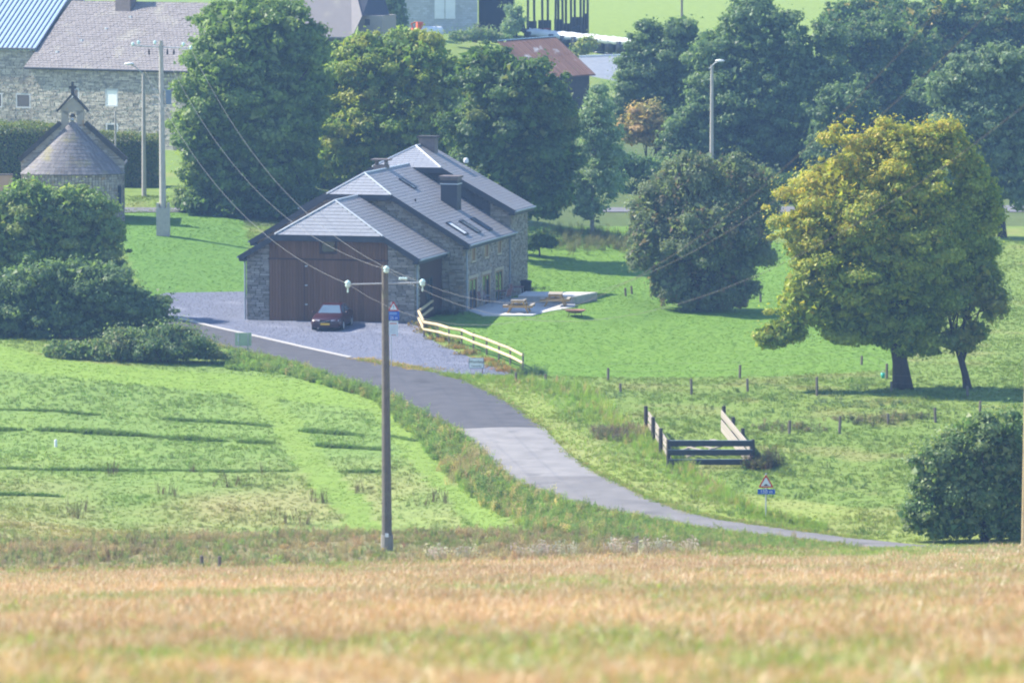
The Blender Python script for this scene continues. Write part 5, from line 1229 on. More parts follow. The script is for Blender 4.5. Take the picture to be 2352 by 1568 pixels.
tree('pear_tree', 'grey green orchard tree with bare dark trunk by the right pole', gbase(2303,545), at(2303,545).y,
     [(2230,170,80,70),(2300,150,80,70),(2200,260,70,80),(2290,260,100,100),(2370,250,60,120),(2230,350,90,80),(2330,380,80,80),(2270,430,80,50),(2180,380,50,60),(2160,200,50,60),(2350,450,60,50)], 28000, .22, [(.090,.125,.065),(.070,.100,.055),(.105,.140,.075)], [4,3,2], group=None, trunk=.26, rc=(.45,.95))
tree('maple_tree', 'blue green tree filling the gap right of the slim street lamp', gbase(1940,430,378), 378,
     [(1930,250,70,80),(1960,330,80,70),(1900,350,70,60),(1990,400,80,50),(1880,420,70,40)], 16000, .24, G_BLUE, [4,3,3], group=FT, trunk=.25, rc=(.5,1.0))
tree('maple_tree', 'dark green tree behind the crown of the autumn maple', gbase(2150,420,385), 385,
     [(2140,230,70,70),(2110,320,80,80),(2180,340,70,80),(2150,420,90,50)], 15000, .24, G_DK, [4,3,3], group=FT, trunk=.25, rc=(.5,1.0))
tree('willow_tree', 'small blue grey tree above the tall russet shrub', gbase(1600,420,384), 384,
     [(1570,300,60,60),(1600,370,70,50),(1540,400,60,45),(1650,420,60,40)], 11000, .23, G_BLUE, [4,3,3], group=FT, trunk=.2, rc=(.45,.9))
tree('ash_tree', 'middle green tree between big ash and yellow green hornbeam', gbase(740,480,362), 362,
     [(740,150,60,80),(740,260,80,90),(750,370,80,80),(730,440,70,50)], 14000, .25, G_MID, [4,3,3], trunk=.25, rc=(.5,1.0))
# reddish hawthorn
tree('hawthorn_tree', 'dense reddish grey hawthorn tree with hanging twigs on the lawn', gbase(1620,712), at(1620,712).y,
     [(1560,430,100,80),(1660,400,90,60,1),(1740,430,60,75,1),(1500,510,75,100),(1620,530,130,110,-1),(1720,540,75,110),(1560,620,90,70),(1660,640,90,70),(1480,560,50,70,-1),(1600,380,60,45),(1540,660,60,50,-1),(1620,680,90,38,-1),(1690,660,60,50)], 46000, .155, G_RED+[(.10,.125,.062)], [1.2,4,4,.8,4], dome=.62, trunk=.22, rc=(.35,.8), droop=.5, stems=3, trunk_top=(0,0,4.5), branches=12)
# autumn maple
def autumn(C, ci, n):
    r = autumn.r[:n]; h = (C[:, 2]-6)/7.5; l_ = (-C[:, 0]-0.3)/5.0
    s = .80*h+.34*l_-.20*(C[:, 1])/4+r[ci]*.42-.31+RNG.normal(0, .28, len(C))
    return np.clip(s*1.3, 0, 1)
autumn.r = RNG.uniform(-.6, .6, 5000); autumn.pal = [(.54,.47,.055),(.62,.44,.045),(.42,.43,.06),(.66,.50,.08)]; autumn.w = [4,2,4,1.5]
tb = gbase(2076,892)
tree('autumn_maple', 'large leaning maple turning yellow and orange on the pasture', tb, tb.y,
     [(2060,340,130,75),(2160,330,90,70),(1930,420,90,75),(2230,400,60,70),(2080,470,160,110,-1),(1880,490,80,70,-1),(2270,470,45,80),(2200,520,90,100),(1900,590,100,80),(2040,610,140,110,-1),(1850,700,95,70,-1),(1960,740,120,75),(2080,750,110,85),(1800,760,70,45,-1),(2170,650,90,90),(2250,600,55,90,1),(1950,660,80,60,-2),(1850,560,70,60),(1770,775,55,38,-1),(1850,650,65,60,-1),(1870,455,50,50),(1990,520,80,80,-2),(2130,560,90,90,-2)], 92000, .155, [(.120,.155,.028),(.085,.120,.028),(.170,.190,.032)], [4,3,3], trunk=.42, rc=(.45,.95), yel=autumn, trunk_top=(-1.4,0,9.5), branches=18, dens_in=.16, dome=.93)
tb2 = gbase(2226,893)
autumn2 = lambda C, ci, n: np.clip(autumn.r[:n][ci]*.8-.05, 0, .6)
autumn2.pal, autumn2.w = autumn.pal, autumn.w
tree('field_maple', 'slim leaning tree with sparse olive leaves right of the autumn maple', tb2, tb2.y,
     [(2200,690,60,60),(2250,640,55,60),(2280,700,40,60),(2200,780,45,45),(2240,760,45,40)], 9000, .19, [(.090,.115,.030),(.14,.13,.035)], [3,1], dome=0, trunk=.20, rc=(.35,.7), yel=autumn2, trunk_top=(-1.3,0,4.5), branches=10, dens_in=.05)
# right bush
tb = gbase(2262,1243)
tree('willow_bush', 'round dark green willow bush at the edge of the stubble field', tb, tb.y,
     [(2200,1080,100,95),(2300,1010,80,90),(2130,1150,70,75),(2260,1140,110,80),(2350,1100,60,110),(2180,1190,110,45),(2310,1190,80,45),(2390,1080,60,120),(2240,1010,80,80),(2150,1080,80,85),(2110,1180,60,50),(2180,1212,110,34),(2300,1212,100,36)], 38000, .135, G_BLUE[:2]+[(.060,.105,.036),(.125,.150,.060)], [3,3,3,3], 'bush', trunk=.17, rc=(.28,.6), dens_in=.14, branches=16, trunk_top=(0,0,3.2))
# hedge bushes by the lane
tb = gbase(110,690,303); tree('hazel_bush', 'tall green hazel bush growing in front of the chapel', tb, 300,
     [(60,465,95,72),(175,478,98,76),(245,540,66,70),(210,620,90,50),(50,620,110,55),(100,560,110,70),(20,540,80,90),(-70,520,90,110),(180,590,100,60)], 26000, .19, [(.095,.140,.042),(.070,.108,.036),(.135,.155,.045)], [4,3,2], 'bush', trunk=.14, stems=4, rc=(.4,.85), branches=8)
tb = gbase(150,790,288); tree('elder_bush', 'wide grey green bush spreading beside the lane below the hazel', tb, 286,
     [(60,660,100,80),(180,650,110,75),(270,700,80,80),(330,750,55,60),(130,740,130,75),(20,740,90,60),(-80,700,90,110),(240,780,120,55),(100,790,130,45),(330,795,70,45),(-20,790,90,40),(310,730,85,75),(380,800,60,40),(250,640,70,55),(120,640,120,60)], 32000, .175, G_BLUE+[(.090,.125,.065)], [4,3,3,2], 'bush', trunk=.14, stems=4, rc=(.4,.8), branches=8)
tb = gbase(380,830); tree('bramble_bush', 'low dark bramble thicket between wide bush and lane', tb, tb.y,
     [(240,808,110,42),(340,800,105,54),(430,802,95,52),(500,828,48,30),(160,806,90,36),(390,772,60,36),(300,780,80,40)], 24000, .13, [(.070,.105,.045),(.090,.120,.055),(.12,.12,.06)], [4,3,1], 'bush', dome=0, trunk=.05, stems=3, rc=(.25,.5), branches=6, trunk_top=(0,0,.8))
# small far greenery
for nm, lb, bp, Y, lobes, nl, ls, pal, w in (
    ('cypress_shrub', 'grey green columnar shrub beside the block barn', (905,95), 460, [(905,10,35,50),(912,50,35,30),(900,-30,25,40)], 5000, .20, G_BLUE, [3,2,2]),
    ('sallow_shrub', 'pale willow shrub before the open pole shed', (1180,80), 462, [(1180,40,28,35),(1172,62,34,22)], 3500, .18, G_SAGE, [3,2,2]),
    ('elder_shrub', 'yellowish shrub in front of the silage bales', (1345,140), 458, [(1345,105,28,24),(1330,118,20,16)], 3000, .17, [(.17,.17,.05),(.11,.15,.05)], [1,1]),
    ('nettle_scrub', 'rough scrub between block barn and silage bales', (1130,100), 455, [(1105,80,55,18),(1150,88,40,14),(1060,84,40,16)], 6000, .17, [(.10,.14,.055),(.14,.15,.08),(.08,.12,.05)], [2,1,2]),
    ('roadside_shrub', 'dark low shrub at the edge of the lawn under the dark tree', (1240,565), 338, [(1238,552,36,22),(1215,560,30,18),(1262,556,25,18)], 4500, .15, G_DK, [2,2,1]),
    ('hedge_shrub', 'green hedge shrub behind the birch and hawthorn', (1500,420), 378, [(1480,385,60,32),(1560,390,60,30),(1420,400,40,30),(1440,375,50,34),(1500,430,80,32),(1430,448,50,26)], 11000, .19, [(.06,.10,.045),(.08,.13,.05)], [1,1]),
    ('hedge_shrub', 'dark hedge shrubs along the distant lane below the blue green trees', (1700,475), 376, [(1620,430,70,40),(1720,440,80,45),(1820,430,80,45),(1910,430,70,45),(1990,430,60,40),(2080,430,70,45)], 14000, .2, G_DK, [2,2,2]),
    ('hedge_shrub', 'dark underwood below the big ash tree', (560,520), 343, [(540,480,80,40),(640,480,90,45),(450,470,50,30),(720,470,60,50)], 9000, .2, G_DK, [2,2,2])):
    tree(nm, lb, gbase(*bp, Y), Y, lobes, nl, ls, pal, w, 'shrub', dome=0, trunk=.06, rc=(.3,.6), branches=6)
def clipped_hedge(label, x0, x1, yt, yb, Y, depth, pal, n, edge=None):
    base = gbase((x0+x1)/2, yb, Y); k_ = Y/F; w2 = (x1-x0)*k_/2; zt_ = P((x0+x1)/2, yt, Y).z-base.z
    o = empty('clipped_hedge', base, 0, label, 'hedge')
    u = RNG.random((n, 3)); face = RNG.choice(4, n, p=[.55,.25,.1,.1]); C = np.empty((n, 3)); N = np.zeros((n, 3))
    bulge = .06*fbm(u[:, 0]*w2*2, u[:, 2]*zt_, 1.2, 1)
    X = (u[:, 0]*2-1)*w2; Z = u[:, 2]*zt_; Yy = u[:, 1]*depth
    C[:, 0] = X; C[:, 1] = Yy; C[:, 2] = Z
    f_ = face == 0; C[f_, 1] = -bulge[f_]*3; N[f_] = (0,-1,.2)
    f_ = face == 1; C[f_, 2] = zt_+bulge[f_]*2; N[f_] = (0,0,1)
    f_ = face == 2; C[f_, 0] = w2; N[f_] = (1,0,.2)
    f_ = face == 3; C[f_, 0] = -w2; N[f_] = (-1,0,.2)
    C[:, 2] += (fbm(C[:, 0]+50, C[:, 1]+9, 1.6, 2)-.6)*.7*(C[:, 2]/zt_)**2; C += RNG.normal(0, .10, (n, 3)); V, Qd = leaf_quads(C, N+unit(n)*.8, RNG.uniform(.09,.17,n))
    me = npmesh('foliage', V, Qd, MT['leaf']); fcolor(me, 'col', mixcol(pal[0], pal[1], n)*RNG.uniform(.75,1.2,(n,1))); co = addobj('foliage', me, o); co['kind'] = 'stuff'
    MB().box(-w2+.12,w2-.12,.12,depth-.12,-.3,zt_-.45).build('twig_core', M('twig core', (.03,.035,.02), (.02,.024,.015)), o)
HP = ([(.19,.235,.065),(.14,.19,.055),(.27,.23,.08)], [3,3,1])
clipped_hedge('clipped green hedge left of the chapel bellcote', -60, 128, 290, 405, 352, 3.2, HP, 12000)
clipped_hedge('clipped green hedge right of the chapel roof', 222, 362, 312, 440, 358, 1.6, HP, 10000)

# ------------------------------------------------------------------ ground plants (instanced clumps)
def blades(name, n, h, spread, w, bend, mat, hv=.5, seg=2):
    mb = MB()
    for i in range(n):
        a = random.random()*6.283; r = spread*math.sqrt(random.random()); x, y = r*math.cos(a), r*math.sin(a)
        hh = h*random.uniform(1-hv, 1+hv*.3); b_ = random.random()*6.283; bx, by = math.cos(b_)*bend*hh, math.sin(b_)*bend*hh
        sx, sy = -math.sin(b_)*w/2, math.cos(b_)*w/2
        n0 = len(mb.v)
        mb.v += [(x-sx, y-sy, -.03), (x+sx, y+sy, -.03), (x+bx*.3+sx*.8, y+by*.3+sy*.8, hh*.6), (x+bx*.3-sx*.8, y+by*.3-sy*.8, hh*.6), (x+bx, y+by, hh)]
        mb.f += [(n0, n0+1, n0+2, n0+3), (n0+3, n0+2, n0+4)]; mb.t += [.5, .5]
    return bpy.data.objects.new(name, mb.mesh(name, mat))
def weed(name, n, h, mat, leaf=.09):
    mb = MB()
    for s_ in range(n):
        a = random.random()*6.283; r = .22*math.sqrt(random.random()); x, y = r*math.cos(a), r*math.sin(a); hh = h*random.uniform(.55, 1.1); dx, dy = random.uniform(-.15,.15), random.uniform(-.15,.15)
        mb.bar((x,y,-.03),(x+dx,y+dy,hh),.008,.008)
        for k_ in range(9):
            f_ = .15+.85*k_/9; g = random.random()*6.283; q = Vector((x+dx*f_, y+dy*f_, hh*f_)); d_ = Vector((math.cos(g), math.sin(g), random.uniform(-.3,.5))).normalized(); L = leaf*random.uniform(.7,1.3); sd = Vector((-d_.y, d_.x, .2)).normalized()*L*.3
            n0 = len(mb.v); mb.v += [tuple(q), tuple(q+d_*L*.5+sd), tuple(q+d_*L), tuple(q+d_*L*.5-sd)]; mb.f.append((n0,n0+1,n0+2,n0+3)); mb.t.append(.5)
    return bpy.data.objects.new(name, mb.mesh(name, mat))
def fluff(name, mat):
    mb = MB()
    for i in range(14):
        c_ = Vector((random.gauss(0,.12), random.gauss(0,.12), random.uniform(.25,.6))); mb.bar((c_.x*.5,c_.y*.5,0), c_, .006, .006); r = random.uniform(.02,.045)
        mb.lathe([(0,-r),(r,0),(0,r)], 5, c_)
    return bpy.data.objects.new(name, mb.mesh(name, mat))
PROTO = {}
def coll(key, objs):
    c_ = bpy.data.collections.new('plants_'+key)
    for o in objs: c_.objects.link(o)
    PROTO[key] = c_
T_ = MT['tuft']; S_ = MT['straw']
coll('short', [blades('short_a', 16, .09, .16, .016, .5, T_), blades('short_b', 16, .11, .18, .016, .7, T_), blades('short_c', 14, .075, .17, .02, .5, T_)])
coll('rough', [blades('rough_a', 22, .17, .20, .018, .6, T_), blades('rough_b', 24, .22, .18, .016, .8, T_), weed('rough_c', 4, .14, T_, .08)])
coll('tall', [blades('tall_a', 26, .62, .22, .014, .35, T_), blades('tall_b', 24, .80, .20, .014, .45, T_), weed('tall_c', 6, .55, T_, .11)])
coll('weed', [weed('weed_a', 7, .62, T_, .12), weed('weed_b', 6, .80, T_, .10), blades('weed_c', 22, .55, .2, .016, .5, T_), weed('weed_d', 9, .42, T_, .14)])
coll('dead', [weed('dead_a', 3, .9, T_, .05), blades('dead_b', 18, .75, .12, .012, .3, T_), weed('dead_c', 4, .7, T_, .06)])
coll('stubble', [blades('stub_a', 16, .19, .22, .010, .18, S_), blades('stub_b', 18, .16, .24, .010, .3, S_), blades('stub_c', 14, .22, .2, .010, .6, S_)])
coll('fluff', [fluff('fluff_a', T_), fluff('fluff_b', T_)])
def scatter_group(key):
    ng = bpy.data.node_groups.new('scatter_'+key, 'GeometryNodeTree')
    ng.interface.new_socket('Geometry', in_out='INPUT', socket_type='NodeSocketGeometry'); ng.interface.new_socket('Geometry', in_out='OUTPUT', socket_type='NodeSocketGeometry')
    n = ng.nodes; l = ng.links; gi = n.new('NodeGroupInput'); go = n.new('NodeGroupOutput')
    ci = n.new('GeometryNodeCollectionInfo'); ci.inputs['Collection'].default_value = PROTO[key]; ci.inputs['Separate Children'].default_value = True; ci.inputs['Reset Children'].default_value = True
    iop = n.new('GeometryNodeInstanceOnPoints'); iop.inputs['Pick Instance'].default_value = True
    def na(nm, ty):
        x = n.new('GeometryNodeInputNamedAttribute'); x.data_type = ty; x.inputs['Name'].default_value = nm; return x.outputs['Attribute']
    e2r = n.new('FunctionNodeEulerToRotation'); l.new(na('rot', 'FLOAT_VECTOR'), e2r.inputs[0])
    l.new(gi.outputs[0], iop.inputs['Points']); l.new(ci.outputs[0], iop.inputs['Instance']); l.new(na('pid', 'INT'), iop.inputs['Instance Index'])
    l.new(e2r.outputs[0], iop.inputs['Rotation']); l.new(na('scl', 'FLOAT'), iop.inputs['Scale']); l.new(iop.outputs[0], go.inputs[0]); return ng
NG = {}
TOTAL = {}
def scatter(name, key, Pts, scl, col, label, cat='grass', tilt=.15):
    n = len(Pts); me = bpy.data.meshes.new(name); me.vertices.add(n); me.vertices.foreach_set('co', Pts.astype(np.float32).ravel())
    rot = np.c_[RNG.normal(0, tilt, n), RNG.normal(0, tilt, n), RNG.random(n)*6.283]
    a = me.attributes.new('rot', 'FLOAT_VECTOR', 'POINT'); a.data.foreach_set('vector', rot.astype(np.float32).ravel())
    a = me.attributes.new('scl', 'FLOAT', 'POINT'); a.data.foreach_set('value', np.asarray(scl, np.float32))
    a = me.attributes.new('pid', 'INT', 'POINT'); a.data.foreach_set('value', RNG.integers(0, len(PROTO[key].objects), n).astype(np.int32))
    fcolor(me, 'tcol', col, 'POINT'); me.update()
    o = addobj(name, me); tag(o, label, cat, kind='stuff')
    if key not in NG: NG[key] = scatter_group(key)
    md = o.modifiers.new('scatter', 'NODES'); md.node_group = NG[key]; TOTAL[name] = n; return o
def rand_area(x0, x1, y0, y1, dens): n = int((x1-x0)*(y1-y0)*dens); return RNG.uniform(x0, x1, n), RNG.uniform(y0, y1, n)
def jit(c, n, s=.12): return c*(1+RNG.normal(0, s, (n, 1)))*(1+RNG.normal(0, .06, (n, 3)))
def sheets_mask(px, py): return pip(px, py, ROADPOLY) | pip(px, py, GRAVEL_TOP+GRAVEL_BOT[::-1])
_hc = [hw(u, v, 0) for u, v in ((-1.2,0),(10,0),(11.4,6),(11.4,21),(-1.3,21))]; HOUSEP = [(p.x, p.y) for p in _hc]
TERR = [(p.x, p.y) for p in tpoly]; PLAT = [(p.x, p.y) for p in pl4]
# short and rough grass beyond the stubble
X, Y = rand_area(-46, 46, 203, 352, 13)
keep = np.abs(X) < .098*Y*1.3+1; X, Y = X[keep], Y[keep]; Z = gz(X, Y); px, py = proj(X, Y, Z)
bad = sheets_mask(px, py) | pip(X, Y, HOUSEP) | pip(X, Y, TERR) | pip(X, Y, PLAT)
X, Y, Z, px, py = (v[~bad] for v in (X, Y, Z, px, py))
smooth = pip(px, py, LAWN) | pip(px, py, LEFTLAWN) | pip(px, py, LEFTSMOOTH) | pip(px, py, TRACKS[0]) | pip(px, py, TRACKS[1])
c = jit(gcol(X, Y, Z), len(X)); Pt = np.c_[X, Y, Z]
m_ = smooth; scatter('lawn_grass', 'short', Pt[m_], RNG.uniform(.35, .65, m_.sum()), c[m_], 'short mown grass of the lawns and mown tracks')
m_ = ~smooth; patch = fbm(X, Y, 4, 5)
sc_r = (.38+.75*np.clip(patch-.25, 0, 1))*RNG.uniform(.6, 1.2, len(X))
scatter('meadow_grass', 'rough', Pt[m_], sc_r[m_], c[m_], 'rough tussocky grass of the pasture and meadow')
# tussocks in the pasture
X, Y = rand_area(3, 38, 208, 300, .35); Z = gz(X, Y); px, py = proj(X, Y, Z)
keep = (px > 1250) & (py > 872) & (px < 2450) & ~sheets_mask(px, py) & (fbm(X, Y, 7, 2) > .46); X, Y, Z = X[keep], Y[keep], Z[keep]; n = len(X)
scatter('pasture_tussocks', 'rough', np.c_[X, Y, Z], RNG.uniform(.9, 1.7, n), jit(np.tile((.13,.20,.065), (n, 1)), n), 'darker grass tussocks dotted over the pasture')
# ridges of uncut grass in the left meadow
def along(pl, n, jx, jy):
    pts = np.array([tuple(at(*p))[:2] for p in pl]); seg = np.r_[0, np.cumsum(np.hypot(*np.diff(pts, axis=0).T))]
    s = RNG.uniform(0, seg[-1], n); return np.interp(s, seg, pts[:, 0])+RNG.normal(0, jx, n), np.interp(s, seg, pts[:, 1])+RNG.normal(0, jy, n)
for pl, n, s_ in (([(-60,940),(80,944),(230,951)], 320, .9), ([(-60,986),(130,990),(350,1004),(622,1020)], 1500, 1.25), ([(-60,1078),(300,1081),(672,1084)], 900, .95), ([(-60,1136),(60,1138),(140,1142)], 180, 1.1), ([(380,964),(500,970),(620,980)], 260, .9),
                  ([(695,990),(780,996),(860,1004)], 260, 1.1), ([(730,1026),(800,1030),(885,1036)], 300, 1.3), ([(780,1084),(890,1084)], 160, .9), ([(895,1000),(960,1012)], 90, .9)):
    X, Y = along(pl, n, .12, .09); k_ = vnoise(X, Y, 1.7, 2); X, Y, k_ = X[k_ > .14], Y[k_ > .14], k_[k_ > .14]; Y = Y+(vnoise(X, Y, 2.6, 4)-.5)*.5; n = len(X); Z = gz(X, Y)
    scatter('uncut_grass', 'rough', np.c_[X, Y, Z], RNG.uniform(.4, .9, n)*(.5+k_)*s_, jit(np.tile((.17,.265,.075), (n, 1)), n), 'ridge of taller uncut grass between mown strips of the meadow')
# verges
def band(pl_top, pl_bot, x0, x1, n):
    px = RNG.uniform(x0, x1, n*3); f_ = RNG.random(n*3); py = ipoly(pl_top, px)*(1-f_)+ipoly(pl_bot, px)*f_
    # weight by real area: thin by local depth spacing
    out = []
    for a, b_ in zip(px[:n], py[:n]): p_ = at(a, b_); out.append((p_.x, p_.y, p_.z))
    return np.array(out)
LV_T = [(520,808),(560,808),(640,826),(700,845),(760,867),(830,890),(900,915),(960,950),(1000,972),(1048,992),(1090,1028),(1120,1058),(1175,1108),(1230,1132),(1300,1156),(1400,1180),(1500,1200),(1600,1220),(1750,1240),(1900,1256)]
LV_B = [(520,850),(640,858),(760,890),(860,920),(930,985),(1000,1060),(1060,1130),(1130,1175),(1210,1215),(1300,1225),(1400,1235),(1500,1245),(1600,1250),(1750,1262),(1900,1270)]
def dz_clear(A):
    px, py = proj(A[:, 0], A[:, 1], A[:, 2]); return A[~sheets_mask(px, py-4)]
A = dz_clear(band(LV_T, LV_B, 520, 1900, 4200)); n = len(A); px, py = proj(*A.T)
hs = np.interp(px, [520,760,900,1050,1200,1400,1900], [.55,.55,.8,.8,.75,.65,.4])
gr = np.array([(.29,.40,.115),(.34,.43,.13),(.25,.35,.11),(.58,.48,.26)]); cw = np.interp(px, [520,900,1050,1250,1500], [.02,.06,.22,.16,.08])
ch_ = np.where(RNG.random(n) < cw, 3, RNG.integers(0, 3, n))
scatter('verge_weeds', 'weed', A, hs*RNG.uniform(.6, 1.25, n), jit(gr[ch_], n), 'leafy weeds and tall grass on the bank below the lane', 'weeds')
RV_T = [(1000,862),(1100,868),(1220,872),(1300,880),(1360,905),(1430,965),(1500,1010),(1560,1060),(1640,1115),(1740,1180),(1900,1215)]
RV_B = [(1000,868),(1100,892),(1180,925),(1240,965),(1290,1010),(1340,1045),(1420,1090),(1520,1130),(1600,1160),(1700,1190),(1900,1225)]
A = dz_clear(band(RV_T, RV_B, 1010, 1900, 3000)); n = len(A); px, py = proj(*A.T)
top = np.clip(1-(py-ipoly(RV_T, px))/np.maximum(ipoly(RV_B, px)-ipoly(RV_T, px), 1)*1.6, 0, 1)
gold = RNG.random(n) < np.interp(px, [1010,1280,1400,1700,1900], [.05,.18,.32,.30,.1])*top
col_ = np.where(gold[:, None], np.array([(.50,.39,.22)]), np.array([(.29,.40,.085)]))
scatter('verge_grass', 'tall', A, (.28+.85*top)*RNG.uniform(.7, 1.2, n)*np.interp(px, [1010,1250,1350,1900], [.45,.6,1,.6]), jit(col_, n), 'tall green and straw coloured grass between lane and pasture')
# ragged grass along the edges of the lane
L = []
for pl_, x0, x1 in ((FAR_EDGE, 820, 2000), (NEAR_EDGE, 420, 1950)):
    for _ in range(1300):
        a = RNG.uniform(x0, x1); q_ = at(a, float(ipoly(pl_, a))); s_ = 1 if pl_ is NEAR_EDGE else -1
        L.append((q_.x+RNG.normal(0,.16), q_.y+RNG.normal(0,.30)-s_*.15, q_.z+.01))
A = np.array(L); A[:, 2] = gz(A[:, 0], A[:, 1])+.01; n = len(A)
scatter('lane_edge_grass', 'short', A, RNG.uniform(.5,1.5,n), jit(np.array([(.25,.32,.07),(.20,.28,.06),(.36,.31,.14)])[RNG.integers(0,3,n)], n), 'ragged grass creeping over the edges of the lane')
# clumps of weeds
def clump(pl, n, key, s0, s1, col, label, r=(.5,.5), cat='weeds', name='weed_clump'):
    L = []
    for px_, py_ in pl:
        b_ = at(px_, py_); X = b_.x+RNG.normal(0, r[0], n); Y = b_.y+RNG.normal(0, r[1], n); L.append(np.c_[X, Y, gz(X, Y)])
    A = np.concatenate(L); m_ = len(A); col = np.array(col); scatter(name, key, A, RNG.uniform(s0, s1, m_), jit(col[RNG.integers(0, len(col), m_)], m_), label, cat)
clump([(1745,1075),(1752,1070)], 40, 'weed', .8, 1.3, [(.16,.13,.09),(.11,.14,.07)], 'brownish thistle clump at the corner of the cattle pen', (.35,.5))
clump([(x, 1000+(1400-x)*.02) for x in (1395,1425,1455)], 30, 'weed', .5, .95, [(.28,.22,.17),(.22,.2,.12)], 'dry pinkish weeds left of the cattle pen', (.5,.9))
clump([(1800,985),(1850,988),(1960,965),(2000,975),(2050,965),(2100,960)], 26, 'weed', .35, .7, [(.27,.22,.15),(.15,.18,.08)], 'dry thistles along the fence by the cattle pen', (.7,.8))
clump([(1210,858),(1235,860)], 26, 'weed', .4, .7, [(.10,.17,.08)], 'dark leafy weeds at the end of the rail fence', (.35,.5))
clump([(1010,780),(1045,798),(1080,812),(1110,830),(1140,842),(1165,852),(985,762),(975,748)], 26, 'rough', .8, 1.6, [(.42,.24,.09),(.36,.27,.11),(.2,.2,.08)], 'orange dry grass along the foot of the rail fence', (.35,.5), 'grass', 'dry_grass')
clump([(830,826),(860,832),(890,836),(920,840),(950,845),(975,850)], 24, 'short', 1.0, 1.8, [(.50,.33,.12),(.42,.30,.12)], 'orange dry grass along the lane edge of the yard', (.45,.35), 'grass', 'dry_grass')
clump([(1050,1075),(1075,1060),(1062,1095),(1090,1085)], 36, 'tall', .6, 1.0, [(.46,.36,.20),(.40,.33,.17)], 'pale golden dry grass on the bank of the lane', (.45,.7), 'grass', 'dry_grass')
clump([(1280,560),(1330,560),(1400,560),(1440,570),(1300,540),(1370,540)], 60, 'tall', .6, 1.1, [(.21,.20,.10),(.15,.17,.07)], 'rough long grass at the top of the lawn under the birch', (1.2,1.6), 'grass', 'long_grass')
clump([(1210,668),(1225,667)], 22, 'weed', .3, .55, [(.05,.08,.03)], 'dark plants at the back corner of the retaining wall', (.4,.4))
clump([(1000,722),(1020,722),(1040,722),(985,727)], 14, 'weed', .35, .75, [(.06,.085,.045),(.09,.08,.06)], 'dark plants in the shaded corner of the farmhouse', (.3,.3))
clump([(1950,928),(2000,932),(2040,930),(1880,925),(1420,912),(1300,905)], 26, 'weed', .25, .45, [(.16,.23,.12),(.20,.27,.16)], 'pale leafy docks in the pasture', (.9,.9))
# dead stalks in the left meadow
dl = [(160,1180),(190,1175),(175,1190),(370,1135),(400,1140),(440,1085),(510,1120),(560,1115),(735,1155),(720,1150),(240,1290),(265,1288),(310,1260),(120,1290),(650,1200),(700,1205),(830,1130),(260,1090),(980,1160),(1000,1150),(1020,1155),(600,1090)]
L = []
for a, b_ in dl:
    q = at(a, b_); m_ = 5; X = q.x+RNG.normal(0,.18,m_); Y = q.y+RNG.normal(0,.2,m_); L.append(np.c_[X, Y, gz(X, Y)])
A = np.concatenate(L); n = len(A); scatter('dead_stalks', 'dead', A, RNG.uniform(.5,1.1,n), jit(np.tile((.15,.10,.07),(n,1)), n), 'brown dead weed stalks scattered in the meadow', 'weeds')
# weedy strip between stubble and valley floor
X, Y = rand_area(-26, 14, 192, 216, 5.5); Z = gz(X, Y); px, py = proj(X, Y, Z)
prob = (~is_stub(px, py-6, Y))*np.interp(px, [-100,900,1500,1800], [1,1,.9,.1])*np.interp(Y, [192,201,210,216], [1,1,.9,.25]); keep = RNG.random(len(X)) < prob; X, Y, Z, px = X[keep], Y[keep], Z[keep], px[keep]; n = len(X)
bn = fbm(X, Y, 4, 1); col_ = np.where((bn > .5)[:, None], np.array([(.46,.36,.23)]), np.where((RNG.random(n) < .65)[:, None], np.array([(.27,.33,.12)]), np.array([(.38,.31,.20)])))
scatter('field_edge_weeds', 'weed', np.c_[X, Y, Z], (.22+.62*fbm(X, Y, 3, 4))*RNG.uniform(.6,1.15,n), jit(col_, n), 'brown and green weeds along the foot of the stubble field', 'weeds')
X, Y = rand_area(-26, 12, 194, 214, 2.2); Z = gz(X, Y); px, py = proj(X, Y, Z); keep = ~is_stub(px, py-6, Y); X, Y, Z = X[keep], Y[keep], Z[keep]; n = len(X)
scatter('field_edge_grass', 'tall', np.c_[X, Y, Z], RNG.uniform(.25,.6,n), jit(np.tile((.36,.29,.18),(n,1)), n), 'straw coloured dry grass along the foot of the stubble field')
L = []
for a in np.r_[RNG.uniform(975,1100,26), RNG.uniform(1170,1330,30), RNG.uniform(1380,1590,34)]:
    q_ = at(a, float(stub_edge(a))-RNG.uniform(0, 10)); L.append(tuple(q_))
A = np.array(L); n = len(A); scatter('seed_heads', 'fluff', A, RNG.uniform(.6,1.1,n), jit(np.tile((.62,.56,.54),(n,1)), n, .1), 'whitish fluffy seed heads at the stubble edge', 'weeds')
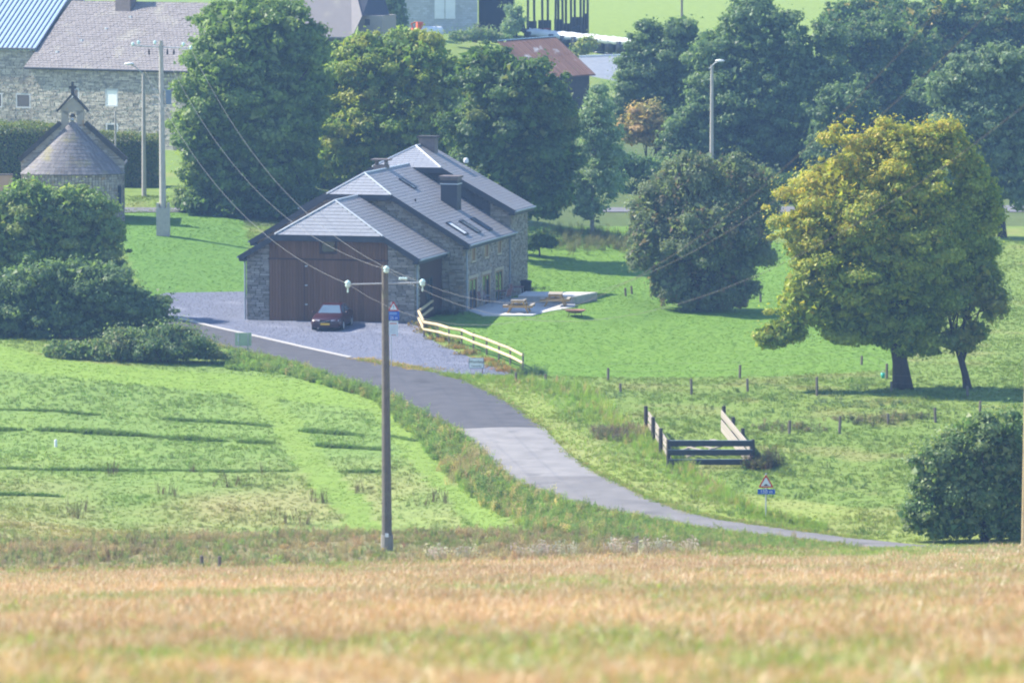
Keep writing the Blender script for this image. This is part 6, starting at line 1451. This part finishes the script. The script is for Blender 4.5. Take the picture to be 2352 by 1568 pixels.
# stubble
X, Y = rand_area(-32, 32, 30, 212, 30); keep = np.abs(X) < .098*Y*1.45+2; X, Y = X[keep], Y[keep]
sel = RNG.random(len(X)) < np.interp(Y, [40,90,200], [1,.95,.75]); X, Y = X[sel], Y[sel]; Z = gz(X, Y); px, py = proj(X, Y, Z); sel = is_stub(px, py, Y); X, Y, Z = X[sel], Y[sel], Z[sel]; n = len(X)
gn = .5*fbm(X, Y*.35, 6, 1)+.5*fbm(X, Y*.5, 1.6, 4); green = RNG.random(n) < np.clip((gn-.47)*4, .08, .75)*np.interp(Y, [50,90,150,200], [1,1,.9,1])+np.clip((Y-188)/20, 0, .35)
dryc = np.array([(.58,.375,.20),(.65,.485,.295),(.49,.29,.15),(.74,.65,.49)])[RNG.choice(4, n, p=[.42,.28,.22,.08])]
tone = (.72+.5*fbm(X, Y*.5, 7, 3))[:, None]
dryc = dryc*tone
Pt = np.c_[X, Y, Z]
scatter('stubble', 'stubble', Pt[~green], RNG.uniform(.75,1.35,(~green).sum()), jit(dryc[~green], (~green).sum(), .15), 'orange straw stubble of the harvested field', 'stubble', .3)
scatter('stubble_regrowth', 'rough', Pt[green], RNG.uniform(.5,1.1,green.sum()), jit(np.tile((.29,.36,.10),(green.sum(),1)), green.sum()), 'fresh green regrowth among the straw stubble', 'grass')
# loose stones of the gravel yard
def pebble(name):
    mb = MB(); mb.lathe([(0,-.5),(.62,-.2),(.7,.15),(.35,.5),(0,.55)], 6); return bpy.data.objects.new(name, mb.mesh(name, MT['pebble']))
MT['pebble'] = leafmat('gravel stone', 'tcol', inst=True, trans=0.0, gloss=.03)
coll('pebble', [pebble('pebble_a'), pebble('pebble_b')])
A = band(GRAVEL_TOP, GRAVEL_BOT, 310, 1170, 9000); n = len(A); keep = ~pip(A[:, 0], A[:, 1], HOUSEP); A = A[keep]; n = len(A); A[:, 2] += .03
scatter('gravel_stones', 'pebble', A, RNG.uniform(.012,.03,n), np.array([(.25,.26,.31),(.13,.135,.17),(.18,.19,.235),(.30,.30,.34)])[RNG.integers(0,4,n)]*RNG.uniform(.8,1.2,(n,1)), 'loose blue grey stones scattered over the gravel yard', 'gravel', .6)
# ------------------------------------------------------------------ haze
zmin = float((GZ+RELIEF).min())-1.2
hb = MB().box(-FX-5, FX+5, -36, 726, zmin, 46); hm = bpy.data.materials.new('haze air'); hm.use_nodes = True
n = hm.node_tree.nodes; n.remove(n['Principled BSDF']); pv = n.new('ShaderNodeVolumePrincipled'); pv.inputs['Density'].default_value = HAZE; pv.inputs['Color'].default_value = (.36,.60,1.0,1); pv.inputs['Anisotropy'].default_value = .2
hm.node_tree.links.new(pv.outputs[0], n['Material Output'].inputs['Volume'])
tag(hb.build('haze', hm), 'thin bluish haze over the valley', 'haze', kind='stuff')
